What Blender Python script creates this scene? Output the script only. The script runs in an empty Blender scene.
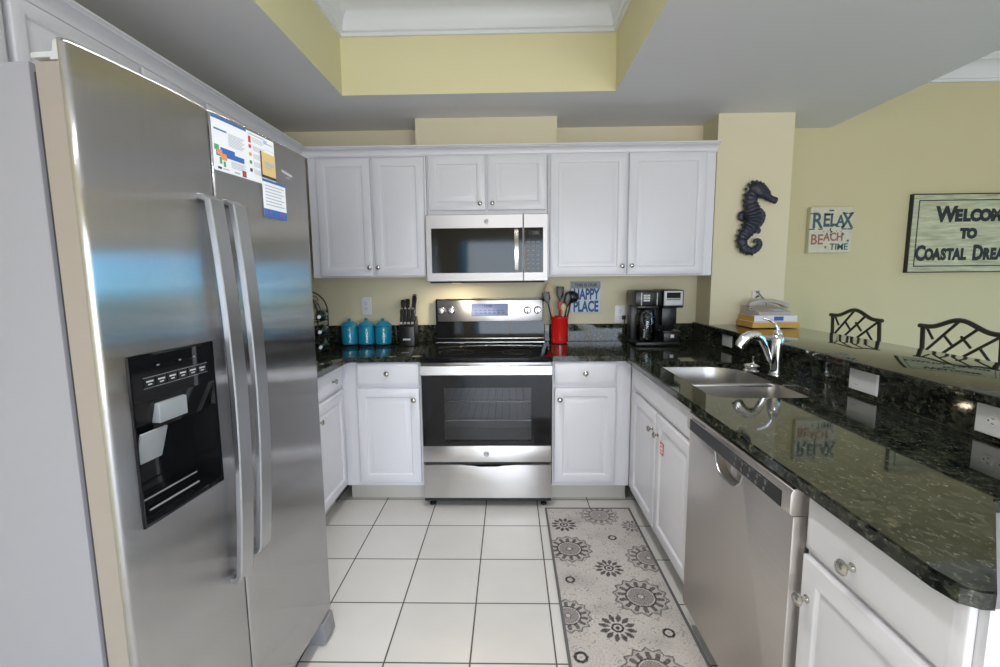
import bpy, bmesh, math, random
from math import sin, cos, pi, radians, atan2, sqrt
from mathutils import Vector, Matrix, noise
random.seed(7)
SC = bpy.context.scene
COL = SC.collection

# ------------------------------------------------------------------ camera
F_PX, YAW, PITCH, ROLL, CAM_H = 467.5, -0.0220, -0.1225, -0.0091, 1.38
fw = Vector((sin(YAW) * cos(PITCH), cos(YAW) * cos(PITCH), sin(PITCH)))
rt = Vector((cos(YAW), -sin(YAW), 0))
up = rt.cross(fw)
RR = cos(ROLL) * rt + sin(ROLL) * up
UU = -sin(ROLL) * rt + cos(ROLL) * up
cam_data = bpy.data.cameras.new('camera')
cam_data.sensor_width = 36.0
cam_data.lens = F_PX / 1000.0 * 36.0
cam_data.clip_start = 0.02
cam = bpy.data.objects.new('camera', cam_data)
COL.objects.link(cam)
M = Matrix((RR, UU, -fw)).transposed().to_4x4()
M.translation = Vector((0, 0, CAM_H))
cam.matrix_world = M
SC.camera = cam

# ------------------------------------------------------------------ exposure, world, lights
SC.view_settings.view_transform = 'Standard'
SC.view_settings.look = 'None'
SC.view_settings.gamma = 1.0
SC.view_settings.use_curve_mapping = False
SC.view_settings.exposure = 0.06
SC.cycles.max_bounces = 8
SC.cycles.diffuse_bounces = 5
SC.cycles.glossy_bounces = 5
SC.cycles.sample_clamp_indirect = 6.0

world = bpy.data.worlds.new('world')
SC.world = world
world.use_nodes = True
wn, wl = world.node_tree.nodes, world.node_tree.links
for n in list(wn):
    wn.remove(n)
w_out = wn.new('ShaderNodeOutputWorld')
w_bg = wn.new('ShaderNodeBackground')
w_tc = wn.new('ShaderNodeTexCoord')
w_sep = wn.new('ShaderNodeSeparateXYZ')
w_map = wn.new('ShaderNodeMapRange')
w_map.inputs['From Min'].default_value = -0.5
w_map.inputs['From Max'].default_value = 0.5
w_ramp = wn.new('ShaderNodeValToRGB')
cr = w_ramp.color_ramp
cr.elements[0].position, cr.elements[0].color = 0.0, (0.10, 0.22, 0.24, 1)
cr.elements[1].position, cr.elements[1].color = 1.0, (0.16, 0.45, 0.85, 1)
for p, c in ((0.47, (0.028, 0.085, 0.11, 1)), (0.497, (0.035, 0.125, 0.17, 1)), (0.503, (0.07, 0.42, 0.64, 1)),
             (0.58, (0.14, 0.46, 0.78, 1))):
    e = cr.elements.new(p)
    e.color = c
wl.new(w_tc.outputs['Generated'], w_sep.inputs[0])
wl.new(w_sep.outputs['Z'], w_map.inputs['Value'])
wl.new(w_map.outputs[0], w_ramp.inputs[0])
wl.new(w_ramp.outputs[0], w_bg.inputs['Color'])
w_bg.inputs['Strength'].default_value = 4.0
wl.new(w_bg.outputs[0], w_out.inputs[0])


def area(name, loc, rot, sx, sy, power, color=(1, 1, 1), shape='RECTANGLE', spread=None):
    l = bpy.data.lights.new(name, 'AREA')
    l.shape = shape
    l.size = sx
    l.size_y = sy
    l.energy = power
    l.color = color
    if spread:
        l.spread = spread
    o = bpy.data.objects.new(name, l)
    COL.objects.link(o)
    o.location = loc
    o.rotation_euler = rot
    return o


# daylight pouring in through the sliding door behind the camera and the side window
area('daylight_sliding_door', (1.20, -4.30, 1.08), (radians(90), 0, 0), 4.2, 2.05, 165, (1.0, 0.965, 1.0))
for nm, lc, rz, wx, wy in (('window_portal', (4.69, 0.12, 1.30), radians(90), 6.2, 1.34), ('door_portal', (0.9, -4.49, 1.1), 0, 4.4, 2.1)):
    po_ = area(nm, lc, (radians(90), 0, rz), wx, wy, 1)
    po_.data.cycles.is_portal = True
# unseen fill lights added at ceiling height (tray, kitchen, living room)
area('tray_fill_light', (-0.17, 1.30, 2.78), (0, 0, 0), 0.30, 0.30, 3.5, (1.0, 0.97, 0.93), 'DISK')
area('tray_fill_near', (-0.17, 0.75, 2.83), (0, 0, 0), 0.16, 0.16, 4.5, (1.0, 0.97, 0.95), 'DISK', radians(105))  # added narrow beams here and below brighten the floor for its bounce
area('tray_fill_far', (-0.17, 1.75, 2.83), (0, 0, 0), 0.16, 0.16, 7, (1.0, 0.97, 0.95), 'DISK', radians(105))
area('kitchen_floor_fill', (0.0, -0.55, 2.36), (0, 0, 0), 0.16, 0.16, 3.5, (1.0, 0.97, 0.95), 'DISK', radians(120))
area('living_fill_light', (0.6, -2.6, 2.70), (0, 0, 0), 0.6, 0.6, 45, (1.0, 0.97, 0.96), 'DISK')  # added fill behind the camera, no fixture modelled


# ------------------------------------------------------------------ materials
def new_mat(name):
    m = bpy.data.materials.new(name)
    m.use_nodes = True
    nt = m.node_tree
    b = nt.nodes['Principled BSDF']
    return m, nt.nodes, nt.links, b


def mat(name, col, rough=0.5, metal=0.0, spec=None, coat=0.0, bump=0.0, bscale=60.0, var=0.0, vscale=8.0,
        trans=0.0, ior=None, emis=None):
    """plain painted / metal / plastic surface with a little procedural variation"""
    m, N, L, b = new_mat(name)
    b.inputs['Base Color'].default_value = (*col, 1)
    b.inputs['Roughness'].default_value = rough
    b.inputs['Metallic'].default_value = metal
    if spec is not None:
        b.inputs['Specular IOR Level'].default_value = spec
    b.inputs['Coat Weight'].default_value = coat
    b.inputs['Transmission Weight'].default_value = trans
    if ior:
        b.inputs['IOR'].default_value = ior
    if emis:
        b.inputs['Emission Color'].default_value = (*emis[0], 1)
        b.inputs['Emission Strength'].default_value = emis[1]
    geo = N.new('ShaderNodeNewGeometry')
    if var:
        nz = N.new('ShaderNodeTexNoise')
        nz.inputs['Scale'].default_value = vscale
        nz.inputs['Detail'].default_value = 4
        mx = N.new('ShaderNodeMix')
        mx.data_type = 'RGBA'
        mx.inputs[6].default_value = tuple(c * (1 - var) for c in col) + (1,)
        mx.inputs[7].default_value = tuple(min(1, c * (1 + var)) for c in col) + (1,)
        L.new(geo.outputs['Position'], nz.inputs['Vector'])
        L.new(nz.outputs['Fac'], mx.inputs[0])
        L.new(mx.outputs[2], b.inputs['Base Color'])
    if bump:
        nb = N.new('ShaderNodeTexNoise')
        nb.inputs['Scale'].default_value = bscale
        nb.inputs['Detail'].default_value = 3
        bp = N.new('ShaderNodeBump')
        bp.inputs['Strength'].default_value = bump
        bp.inputs['Distance'].default_value = 0.004
        L.new(geo.outputs['Position'], nb.inputs['Vector'])
        L.new(nb.outputs['Fac'], bp.inputs['Height'])
        L.new(bp.outputs[0], b.inputs['Normal'])
    return m


def stainless(name, col=(0.60, 0.585, 0.565), rough=0.27, aniso=0.8, smear=(0, 0, 1), grain=(160, 160, 2.0), spread=0.0):
    """brushed steel: grain along one axis, reflections smeared across it"""
    m, N, L, b = new_mat(name)
    b.inputs['Metallic'].default_value = 1.0
    b.inputs['Anisotropic'].default_value = aniso
    tg = N.new('ShaderNodeCombineXYZ')
    for i in range(3):
        tg.inputs[i].default_value = smear[i]
    L.new(tg.outputs[0], b.inputs['Tangent'])
    geo = N.new('ShaderNodeNewGeometry')
    if spread:
        # fine upright scratches: each tilts the surface a little sideways
        vm = N.new('ShaderNodeVectorMath')
        vm.operation = 'DOT_PRODUCT'
        vm.inputs[1].default_value = tuple(9000 * c for c in smear)
        L.new(geo.outputs['Position'], vm.inputs[0])
        wn_ = N.new('ShaderNodeTexWhiteNoise')
        wn_.noise_dimensions = '1D'
        L.new(vm.outputs['Value'], wn_.inputs['W'])
        sb = N.new('ShaderNodeMath')
        sb.operation = 'SUBTRACT'
        sb.inputs[1].default_value = 0.5
        L.new(wn_.outputs['Value'], sb.inputs[0])
        sc_ = N.new('ShaderNodeVectorMath')
        sc_.operation = 'SCALE'
        sc_.inputs[0].default_value = tuple(2 * spread * c for c in smear)
        L.new(sb.outputs[0], sc_.inputs['Scale'])
        ad = N.new('ShaderNodeVectorMath')
        ad.operation = 'ADD'
        L.new(geo.outputs['Normal'], ad.inputs[0])
        L.new(sc_.outputs[0], ad.inputs[1])
        nm = N.new('ShaderNodeVectorMath')
        nm.operation = 'NORMALIZE'
        L.new(ad.outputs[0], nm.inputs[0])
        L.new(nm.outputs[0], b.inputs['Normal'])
    mp = N.new('ShaderNodeMapping')
    mp.inputs['Scale'].default_value = grain
    nz = N.new('ShaderNodeTexNoise')
    nz.inputs['Scale'].default_value = 1.0
    nz.inputs['Detail'].default_value = 5
    L.new(geo.outputs['Position'], mp.inputs['Vector'])
    L.new(mp.outputs[0], nz.inputs['Vector'])
    mr = N.new('ShaderNodeMapRange')
    mr.inputs['To Min'].default_value = rough * 0.85
    mr.inputs['To Max'].default_value = rough * 1.2
    L.new(nz.outputs['Fac'], mr.inputs['Value'])
    L.new(mr.outputs[0], b.inputs['Roughness'])
    mx = N.new('ShaderNodeMix')
    mx.data_type = 'RGBA'
    mx.inputs[6].default_value = tuple(c * 0.93 for c in col) + (1,)
    mx.inputs[7].default_value = tuple(min(1, c * 1.05) for c in col) + (1,)
    L.new(nz.outputs['Fac'], mx.inputs[0])
    L.new(mx.outputs[2], b.inputs['Base Color'])
    return m


def granite():
    m, N, L, b = new_mat('dark_green_granite')
    geo = N.new('ShaderNodeNewGeometry')

    def ns(scale, detail, lo, hi, seed=0.0, rough=0.55):
        mp = N.new('ShaderNodeMapping')
        mp.inputs['Location'].default_value = (seed, seed * 2, seed)
        mp.inputs['Rotation'].default_value = (0, 0, 0.5)
        mp.inputs['Scale'].default_value = (1.0, 0.75, 1.0)
        t = N.new('ShaderNodeTexNoise')
        t.inputs['Scale'].default_value = scale
        t.inputs['Detail'].default_value = detail
        t.inputs['Roughness'].default_value = rough
        r = N.new('ShaderNodeMapRange')
        r.inputs['From Min'].default_value = lo
        r.inputs['From Max'].default_value = hi
        L.new(geo.outputs['Position'], mp.inputs['Vector'])
        L.new(mp.outputs[0], t.inputs['Vector'])
        L.new(t.outputs['Fac'], r.inputs['Value'])
        return r.outputs[0]

    def mix(fac, a, c):
        x = N.new('ShaderNodeMix')
        x.data_type = 'RGBA'
        L.new(fac, x.inputs[0])
        if isinstance(a, tuple):
            x.inputs[6].default_value = (*a, 1)
        else:
            L.new(a, x.inputs[6])
        x.inputs[7].default_value = (*c, 1)
        return x.outputs[2]
    c = mix(ns(26, 6, 0.40, 0.66), (0.0045, 0.0055, 0.005), (0.032, 0.037, 0.024))
    c = mix(ns(62, 6, 0.50, 0.64, 3.1), c, (0.058, 0.063, 0.043))
    c = mix(ns(115, 4, 0.61, 0.70, 7.7), c, (0.14, 0.14, 0.11))
    c = mix(ns(30, 4, 0.68, 0.73, 11.3), c, (0.10, 0.085, 0.05))
    L.new(c, b.inputs['Base Color'])
    b.inputs['Roughness'].default_value = 0.045
    b.inputs['IOR'].default_value = 1.48
    return m


def tile_floor():
    m, N, L, b = new_mat('white_floor_tile')
    S, X0, Y0, G = 0.3106, -0.1523, 2.4508, 0.0055
    geo = N.new('ShaderNodeNewGeometry')
    sep = N.new('ShaderNodeSeparateXYZ')
    L.new(geo.outputs['Position'], sep.inputs[0])

    def mth(op, a, bb=None, clamp=False):
        n = N.new('ShaderNodeMath')
        n.operation = op
        n.use_clamp = clamp
        for i, v in enumerate((a, bb)):
            if v is None:
                continue
            if isinstance(v, (int, float)):
                n.inputs[i].default_value = v
            else:
                L.new(v, n.inputs[i])
        return n.outputs[0]
    ds, ids = [], []
    for ax, o0 in (('X', X0), ('Y', Y0)):
        u = mth('DIVIDE', mth('SUBTRACT', sep.outputs[ax], o0), S)
        ids.append(mth('FLOOR', u))
        f = mth('FRACT', u)
        ds.append(mth('MULTIPLY', mth('MINIMUM', f, mth('SUBTRACT', 1.0, f)), S))
    dist = mth('MINIMUM', ds[0], ds[1])
    r = N.new('ShaderNodeMapRange')
    r.interpolation_type = 'SMOOTHSTEP'
    r.inputs['From Min'].default_value = G * 0.35
    r.inputs['From Max'].default_value = G * 0.75
    L.new(dist, r.inputs['Value'])
    cb = N.new('ShaderNodeCombineXYZ')
    L.new(ids[0], cb.inputs[0])
    L.new(ids[1], cb.inputs[1])
    wn_ = N.new('ShaderNodeTexWhiteNoise')
    L.new(cb.outputs[0], wn_.inputs['Vector'])
    nz = N.new('ShaderNodeTexNoise')
    nz.inputs['Scale'].default_value = 7
    nz.inputs['Detail'].default_value = 5
    L.new(geo.outputs['Position'], nz.inputs['Vector'])
    v = mth('ADD', mth('MULTIPLY', wn_.outputs['Value'], 0.4), mth('MULTIPLY', nz.outputs['Fac'], 0.6))
    mx = N.new('ShaderNodeMix')
    mx.data_type = 'RGBA'
    mx.inputs[6].default_value = (0.60, 0.585, 0.555, 1)
    mx.inputs[7].default_value = (0.70, 0.69, 0.665, 1)
    L.new(v, mx.inputs[0])
    m2 = N.new('ShaderNodeMix')
    m2.data_type = 'RGBA'
    m2.inputs[6].default_value = (0.075, 0.068, 0.062, 1)
    L.new(r.outputs[0], m2.inputs[0])
    L.new(mx.outputs[2], m2.inputs[7])
    L.new(m2.outputs[2], b.inputs['Base Color'])
    rr = mth('ADD', mth('MULTIPLY', r.outputs[0], -0.45), 0.75)
    L.new(rr, b.inputs['Roughness'])
    bp = N.new('ShaderNodeBump')
    bp.inputs['Strength'].default_value = 0.25
    bp.inputs['Distance'].default_value = 0.002
    L.new(r.outputs[0], bp.inputs['Height'])
    L.new(bp.outputs[0], b.inputs['Normal'])
    return m


def glass(name, tint=(1, 1, 1), rough=0.0, mixf=0.92):
    """thin pane: mostly see-through with a clear reflection"""
    m, N, L, b = new_mat(name)
    N.remove(b)
    out = N['Material Output']
    tr = N.new('ShaderNodeBsdfTransparent')
    tr.inputs[0].default_value = (*tint, 1)
    gl = N.new('ShaderNodeBsdfGlossy')
    gl.inputs['Roughness'].default_value = rough
    fr = N.new('ShaderNodeFresnel')
    fr.inputs['IOR'].default_value = 1.5
    mx = N.new('ShaderNodeMixShader')
    L.new(fr.outputs[0], mx.inputs[0])
    L.new(tr.outputs[0], mx.inputs[1])
    L.new(gl.outputs[0], mx.inputs[2])
    L.new(mx.outputs[0], out.inputs[0])
    return m


def wood(name, c1, c2, scale=(3, 3, 40), rough=0.6):
    m, N, L, b = new_mat(name)
    tc = N.new('ShaderNodeTexCoord')
    mp = N.new('ShaderNodeMapping')
    mp.inputs['Scale'].default_value = scale
    nz = N.new('ShaderNodeTexNoise')
    nz.inputs['Scale'].default_value = 2.0
    nz.inputs['Detail'].default_value = 6
    nz.inputs['Roughness'].default_value = 0.65
    rp = N.new('ShaderNodeValToRGB')
    rp.color_ramp.elements[0].position = 0.3
    rp.color_ramp.elements[0].color = (*c1, 1)
    rp.color_ramp.elements[1].position = 0.62
    rp.color_ramp.elements[1].color = (*c2, 1)
    L.new(tc.outputs['Object'], mp.inputs['Vector'])
    L.new(mp.outputs[0], nz.inputs['Vector'])
    L.new(nz.outputs['Fac'], rp.inputs[0])
    L.new(rp.outputs[0], b.inputs['Base Color'])
    b.inputs['Roughness'].default_value = rough
    return m


MT = {}
MT['white'] = mat('white_cabinet_paint', (0.715, 0.715, 0.755), 0.34, var=0.015, vscale=5)
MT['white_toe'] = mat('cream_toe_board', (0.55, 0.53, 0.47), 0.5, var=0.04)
MT['wall'] = mat('pale_yellow_wall_paint', (0.71, 0.655, 0.465), 0.75, bump=0.12, bscale=220, var=0.02, vscale=3)
MT['dining'] = mat('olive_yellow_dining_wall', (0.61, 0.56, 0.345), 0.75, bump=0.12, bscale=220, var=0.02, vscale=3)  # darker and more olive than the kitchen wall colour
MT['tray'] = mat('yellow_tray_paint', (0.74, 0.69, 0.42), 0.75, bump=0.1, bscale=220)
MT['ceil'] = mat('matt_ceiling_paint', (0.72, 0.72, 0.735), 0.85, bump=0.1, bscale=180)
MT['crown'] = mat('white_trim_paint', (0.78, 0.80, 0.82), 0.4)
MT['floor'] = tile_floor()
MT['granite'] = granite()
MT['steel_v'] = stainless('brushed_steel_upright_grain', (0.50, 0.495, 0.505), rough=0.15, aniso=0.9, smear=(0, 1, 0), grain=(220, 220, 1.5), spread=0.62)
MT['steel_h'] = stainless('brushed_steel_level_grain', (0.72, 0.705, 0.695), rough=0.32, aniso=0.75, smear=(0, 0, 1), grain=(1.5, 1.5, 240))
MT['steel_m'] = stainless('brushed_steel_microwave', (0.56, 0.545, 0.54), rough=0.48, aniso=0.5, smear=(0, 0, 1), grain=(1.5, 1.5, 240))
MT['steel_dw'] = stainless('brushed_steel_dishwasher', (0.62, 0.58, 0.54), rough=0.36, aniso=0.3, smear=(0, 0, 1), grain=(2, 2, 200))
MT['steel_sink'] = mat('satin_steel_sink', (0.50, 0.49, 0.48), 0.30, 1.0)
MT['handle'] = mat('satin_handle_metal', (0.50, 0.51, 0.53), 0.32, 1.0)
MT['chrome'] = mat('polished_chrome', (0.78, 0.78, 0.80), 0.06, 1.0)
MT['nickel'] = mat('brushed_nickel', (0.52, 0.50, 0.47), 0.22, 1.0)
MT['case'] = mat('grey_fridge_case_paint', (0.31, 0.31, 0.335), 0.45, bump=0.06, bscale=400)
MT['door_side'] = mat('warm_grey_door_edge', (0.40, 0.355, 0.32), 0.38, 0.35)
MT['seal'] = mat('dark_rubber_seal', (0.025, 0.028, 0.035), 0.6)
MT['blackgloss'] = mat('black_gloss', (0.007, 0.007, 0.008), 0.06, spec=0.32)
MT['blackplastic'] = mat('black_plastic', (0.009, 0.009, 0.010), 0.33)
MT['blackmatt'] = mat('black_matt', (0.012, 0.012, 0.013), 0.6)
MT['grey'] = mat('mid_grey_plastic', (0.22, 0.22, 0.23), 0.4)
MT['lightgrey'] = mat('light_grey_plastic', (0.55, 0.56, 0.57), 0.4)
MT['chute'] = mat('silver_plastic', (0.36, 0.38, 0.39), 0.3, 0.3)
MT['whiteplastic'] = mat('white_plastic', (0.80, 0.81, 0.83), 0.3)
MT['jackplate'] = mat('cream_plate_plastic', (0.70, 0.67, 0.56), 0.4)
MT['paper'] = mat('white_paper', (0.84, 0.86, 0.90), 0.6)
MT['blue_ink'] = mat('blue_ink', (0.04, 0.14, 0.45), 0.6)
MT['ltblue_ink'] = mat('light_blue_ink', (0.30, 0.52, 0.78), 0.6)
MT['red_ink'] = mat('red_ink', (0.55, 0.04, 0.05), 0.5)
MT['orange_ink'] = mat('orange_ink', (0.80, 0.30, 0.10), 0.6)
MT['green_ink'] = mat('green_ink', (0.08, 0.36, 0.16), 0.6)
MT['pale_ink'] = mat('pale_blue_enamel_lettering', (0.55, 0.78, 0.90), 0.3)
MT['grey_ink'] = mat('grey_ink', (0.42, 0.46, 0.54), 0.6)
MT['dark_ink'] = mat('dark_ink', (0.035, 0.038, 0.05), 0.6)
MT['yellow_paper'] = mat('tan_yellow_paper', (0.72, 0.52, 0.22), 0.6)
MT['phonebook'] = mat('yellow_page_paper', (0.72, 0.42, 0.09), 0.7, var=0.12, vscale=60)
MT['teal'] = mat('turquoise_enamel', (0.014, 0.265, 0.41), 0.16, coat=0.4)
MT['red'] = mat('red_glazed_ceramic', (0.56, 0.012, 0.012), 0.18, coat=0.3)
MT['redplastic'] = mat('red_silicone', (0.40, 0.02, 0.02), 0.4)
MT['woodlight'] = wood('pale_spoon_wood', (0.52, 0.36, 0.19), (0.70, 0.55, 0.34), (20, 20, 3))
MT['iron'] = mat('black_wrought_iron', (0.018, 0.016, 0.015), 0.45, 0.4)
MT['stooliron'] = mat('dark_bronze_metal', (0.040, 0.036, 0.032), 0.42, 0.5)
MT['bottle'] = mat('dark_bottle_glass', (0.010, 0.018, 0.014), 0.06)
MT['seahorse'] = mat('blue_black_cast_resin', (0.022, 0.024, 0.042), 0.42, bump=0.6, bscale=130, var=0.35, vscale=60)
MT['oven_grey'] = mat('dim_grey_print', (0.13, 0.13, 0.135), 0.5)
MT['ring'] = mat('dark_grey_burner_ring', (0.035, 0.035, 0.037), 0.2)
MT['oven_in'] = mat('grey_oven_enamel', (0.50, 0.50, 0.51), 0.4)
MT['tint'] = glass('tinted_oven_glass', (0.62, 0.62, 0.63))
MT['clear'] = glass('clear_carafe_glass', (0.80, 0.82, 0.82))
MT['pane'] = glass('window_pane_glass', (0.96, 0.98, 0.98))
MT['display'] = mat('blue_grey_display', (0.12, 0.14, 0.24), 0.12, emis=((0.25, 0.32, 0.60), 0.35))
MT['glow_amber'] = mat('lit_lamp_lens', (0.9, 0.7, 0.4), 0.4, emis=((1.0, 0.72, 0.35), 2.5))
MT['lamp'] = mat('lit_lamp_glass', (0.9, 0.9, 0.88), 0.4, emis=((1.0, 0.96, 0.86), 6.0))
MT['weathered'] = wood('weathered_cream_board', (0.30, 0.32, 0.20), (0.60, 0.62, 0.44), (2.5, 2.5, 26), 0.8)
MT['signcream'] = mat('cream_sign_face', (0.62, 0.60, 0.47), 0.7, var=0.12, vscale=40)
MT['signedge'] = mat('grey_green_sign_edge', (0.24, 0.26, 0.20), 0.7, var=0.15, vscale=30)
MT['signdark'] = mat('black_green_sign_paint', (0.018, 0.024, 0.022), 0.6)
MT['relaxteal'] = mat('slate_teal_paint', (0.05, 0.115, 0.135), 0.6)
MT['relaxred'] = mat('faded_brick_paint', (0.33, 0.15, 0.11), 0.6)
MT['happyface'] = mat('pale_blue_white_board', (0.62, 0.70, 0.82), 0.6, var=0.08, vscale=50)
MT['happyblue'] = mat('slate_blue_paint', (0.035, 0.10, 0.25), 0.6)
MT['happygrey'] = mat('weathered_grey_band', (0.28, 0.31, 0.31), 0.7, var=0.15, vscale=60)
MT['phone'] = mat('warm_grey_phone_plastic', (0.46, 0.42, 0.38), 0.38)
MT['seat'] = mat('tan_seat_fabric', (0.30, 0.24, 0.16), 0.9, bump=0.4, bscale=300)


# ------------------------------------------------------------------ mesh builder
class MB:
    def __init__(s):
        s.bm = bmesh.new()
        s.mi = 0

    def _new(s, faces):
        for f in faces:
            f.material_index = s.mi

    def box(s, x0, x1, y0, y1, z0, z1, bev=0.0, seg=2):
        before = set(s.bm.faces)
        vs = [s.bm.verts.new((x, y, z)) for x in (x0, x1) for y in (y0, y1) for z in (z0, z1)]
        q = [(0, 1, 3, 2), (4, 6, 7, 5), (0, 4, 5, 1), (2, 3, 7, 6), (0, 2, 6, 4), (1, 5, 7, 3)]
        fs = [s.bm.faces.new([vs[i] for i in a]) for a in q]
        if bev > 0:
            es = {e for f in fs for e in f.edges}
            bmesh.ops.bevel(s.bm, geom=list(es), offset=bev, segments=seg, affect='EDGES', profile=0.5)
        s._new([f for f in s.bm.faces if f not in before])
        return s

    def loft(s, loops, close=True, cap0=True, cap1=True):
        """skin a list of equally long point loops"""
        rows = [[s.bm.verts.new(p) for p in lp] for lp in loops]
        n = len(rows[0])
        fs = []
        for a, b in zip(rows, rows[1:]):
            for i in range(n if close else n - 1):
                j = (i + 1) % n
                try:
                    fs.append(s.bm.faces.new((a[i], a[j], b[j], b[i])))
                except ValueError:
                    pass
        if cap0 and n > 2:
            fs.append(s.bm.faces.new(list(reversed(rows[0]))))
        if cap1 and n > 2:
            fs.append(s.bm.faces.new(rows[-1]))
        s._new(fs)
        return s

    def rings(s, x0, x1, z0, z1, prof):
        """nested rectangles in the XZ plane: prof = [(inset, y), ...]; front faces -Y"""
        return s.loft([[(x0 + i, y, z0 + i), (x1 - i, y, z0 + i), (x1 - i, y, z1 - i), (x0 + i, y, z1 - i)] for i, y in prof])

    def lathe(s, prof, seg=24, c=(0, 0, 0), axis='Z', cap=True):
        """prof = [(radius, height)]"""
        lps = []
        for r, h in prof:
            lp = []
            for k in range(seg):
                a = 2 * pi * k / seg
                u, v = max(r, 1e-5) * cos(a), max(r, 1e-5) * sin(a)
                if axis == 'Z':
                    p = (u, v, h)
                elif axis == 'Y':
                    p = (u, h, v)
                else:
                    p = (h, u, v)
                lp.append((c[0] + p[0], c[1] + p[1], c[2] + p[2]))
            lps.append(lp)
        return s.loft(lps, True, cap, cap)

    def tube(s, pts, r, seg=8, flat=None, cyc=False):
        """round (or flattened) bar along pts; r is a number or a list; flat=(w,h,upvec) makes it a strap"""
        P = [Vector(p) for p in pts]
        n = len(P)
        R = r if isinstance(r, (list, tuple)) else [r] * n
        lps = []
        prev = None
        for i, p in enumerate(P):
            if cyc:
                t = (P[(i + 1) % n] - P[i - 1])
            else:
                t = (P[min(i + 1, n - 1)] - P[max(i - 1, 0)])
            t.normalize()
            if prev is None:
                ref = Vector((0, 0, 1)) if abs(t.z) < 0.9 else Vector((0, 1, 0))
                if flat:
                    ref = Vector(flat[2])
                nrm = (ref - t * ref.dot(t)).normalized()
            else:
                ref = Vector(flat[2]) if flat else prev
                nrm = (ref - t * ref.dot(t)).normalized()
            prev = nrm
            bn = t.cross(nrm)
            lp = []
            if flat:
                w, h = flat[0] / 2, flat[1] / 2
                k = min(w, h) * 0.35
                for a, b in ((-w + k, -h), (w - k, -h), (w, -h + k), (w, h - k), (w - k, h), (-w + k, h), (-w, h - k), (-w, -h + k)):
                    lp.append(p + bn * a * R[i] + nrm * b * R[i])
            else:
                for k in range(seg):
                    a = 2 * pi * k / seg
                    lp.append(p + nrm * cos(a) * R[i] + bn * sin(a) * R[i])
            lps.append(lp)
        if cyc:
            lps.append(lps[0])
        return s.loft(lps, True, not cyc, not cyc)

    def prism(s, pts, a0, a1, axis='Z', bev=0.0):
        """extrude a 2D polygon: axis Z -> (x,y), Y -> (x,z), X -> (y,z)"""
        def P(p, h):
            return {'Z': (p[0], p[1], h), 'Y': (p[0], h, p[1]), 'X': (h, p[0], p[1])}[axis]
        before = set(s.bm.faces)
        A = [s.bm.verts.new(P(p, a0)) for p in pts]
        B = [s.bm.verts.new(P(p, a1)) for p in pts]
        n = len(pts)
        fs = [s.bm.faces.new(A), s.bm.faces.new(list(reversed(B)))]
        for i in range(n):
            j = (i + 1) % n
            fs.append(s.bm.faces.new((A[j], A[i], B[i], B[j])))
        if bev:
            es = {e for f in fs[:2] for e in f.edges}
            bmesh.ops.bevel(s.bm, geom=list(es), offset=bev, segments=2, affect='EDGES', profile=0.5)
        s._new([f for f in s.bm.faces if f not in before])
        return s

    def slab(s, outer, holes, z0, z1, bev=0.0):
        """plate with holes: triangulated top and bottom plus all side walls"""
        bm = s.bm
        fs = []
        for z in (z0, z1):
            es, lps = [], []
            for lp in [outer] + holes:
                vs = [bm.verts.new((p[0], p[1], z)) for p in lp]
                lps.append(vs)
                for i in range(len(vs)):
                    es.append(bm.edges.new((vs[i], vs[(i + 1) % len(vs)])))
            r = bmesh.ops.triangle_fill(bm, use_beauty=True, use_dissolve=False, edges=es, normal=(0, 0, 1))
            fs += [g for g in r['geom'] if isinstance(g, bmesh.types.BMFace)]
            if z == z0:
                low = lps
            else:
                for a, b in zip(low, lps):
                    for i in range(len(a)):
                        j = (i + 1) % len(a)
                        fs.append(bm.faces.new((a[i], a[j], b[j], b[i])))
        s._new(fs)
        return s

    def ball(s, c, r, sc=(1, 1, 1), seg=12):
        lps = []
        for i in range(seg // 2 + 1):
            t = pi * i / (seg // 2)
            rr = max(sin(t), 1e-4) * r
            lps.append([(c[0] + rr * cos(2 * pi * k / seg) * sc[0], c[1] + rr * sin(2 * pi * k / seg) * sc[1],
                         c[2] - cos(t) * r * sc[2]) for k in range(seg)])
        return s.loft(lps)

    def text(s, body, size, loc, ext=0.002, bold=0.0, sx=1.0, align='CENTER', vertical=False):
        """raised lettering in the XZ plane facing -Y"""
        cu = bpy.data.curves.new('lettering_curve', 'FONT')
        cu.body = body
        cu.size = size
        cu.extrude = ext
        cu.offset = bold
        cu.align_x = align
        cu.align_y = 'CENTER'
        cu.resolution_u = 3
        if vertical:
            cu.space_line = 0.8
        o = bpy.data.objects.new('lettering_tmp', cu)
        COL.objects.link(o)
        dg = bpy.context.evaluated_depsgraph_get()
        me = bpy.data.meshes.new_from_object(o.evaluated_get(dg))
        mx = Matrix.Translation(Vector(loc)) @ Matrix.Rotation(pi / 2, 4, 'X') @ Matrix.Diagonal((sx, 1, 1, 1))
        me.transform(mx)
        before = set(s.bm.faces)
        s.bm.from_mesh(me)
        s._new([f for f in s.bm.faces if f not in before])
        bpy.data.objects.remove(o)
        bpy.data.meshes.remove(me)
        bpy.data.curves.remove(cu)
        return s

    def xform(s, mx):
        bmesh.ops.transform(s.bm, matrix=mx, verts=s.bm.verts)
        return s

    def build(s, name, mats, parent=None, smooth=35, loc=None, rz=None, recalc=True):
        if recalc:
            bmesh.ops.recalc_face_normals(s.bm, faces=s.bm.faces)
        me = bpy.data.meshes.new(name)
        s.bm.to_mesh(me)
        s.bm.free()
        if not isinstance(mats, (list, tuple)):
            mats = [mats]
        for m in mats:
            me.materials.append(MT[m] if isinstance(m, str) else m)
        if smooth:
            for p in me.polygons:
                p.use_smooth = True
            me.set_sharp_from_angle(angle=radians(smooth))
        o = bpy.data.objects.new(name, me)
        COL.objects.link(o)
        if parent:
            o.parent = parent
        if loc is not None:
            o.location = loc
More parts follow.
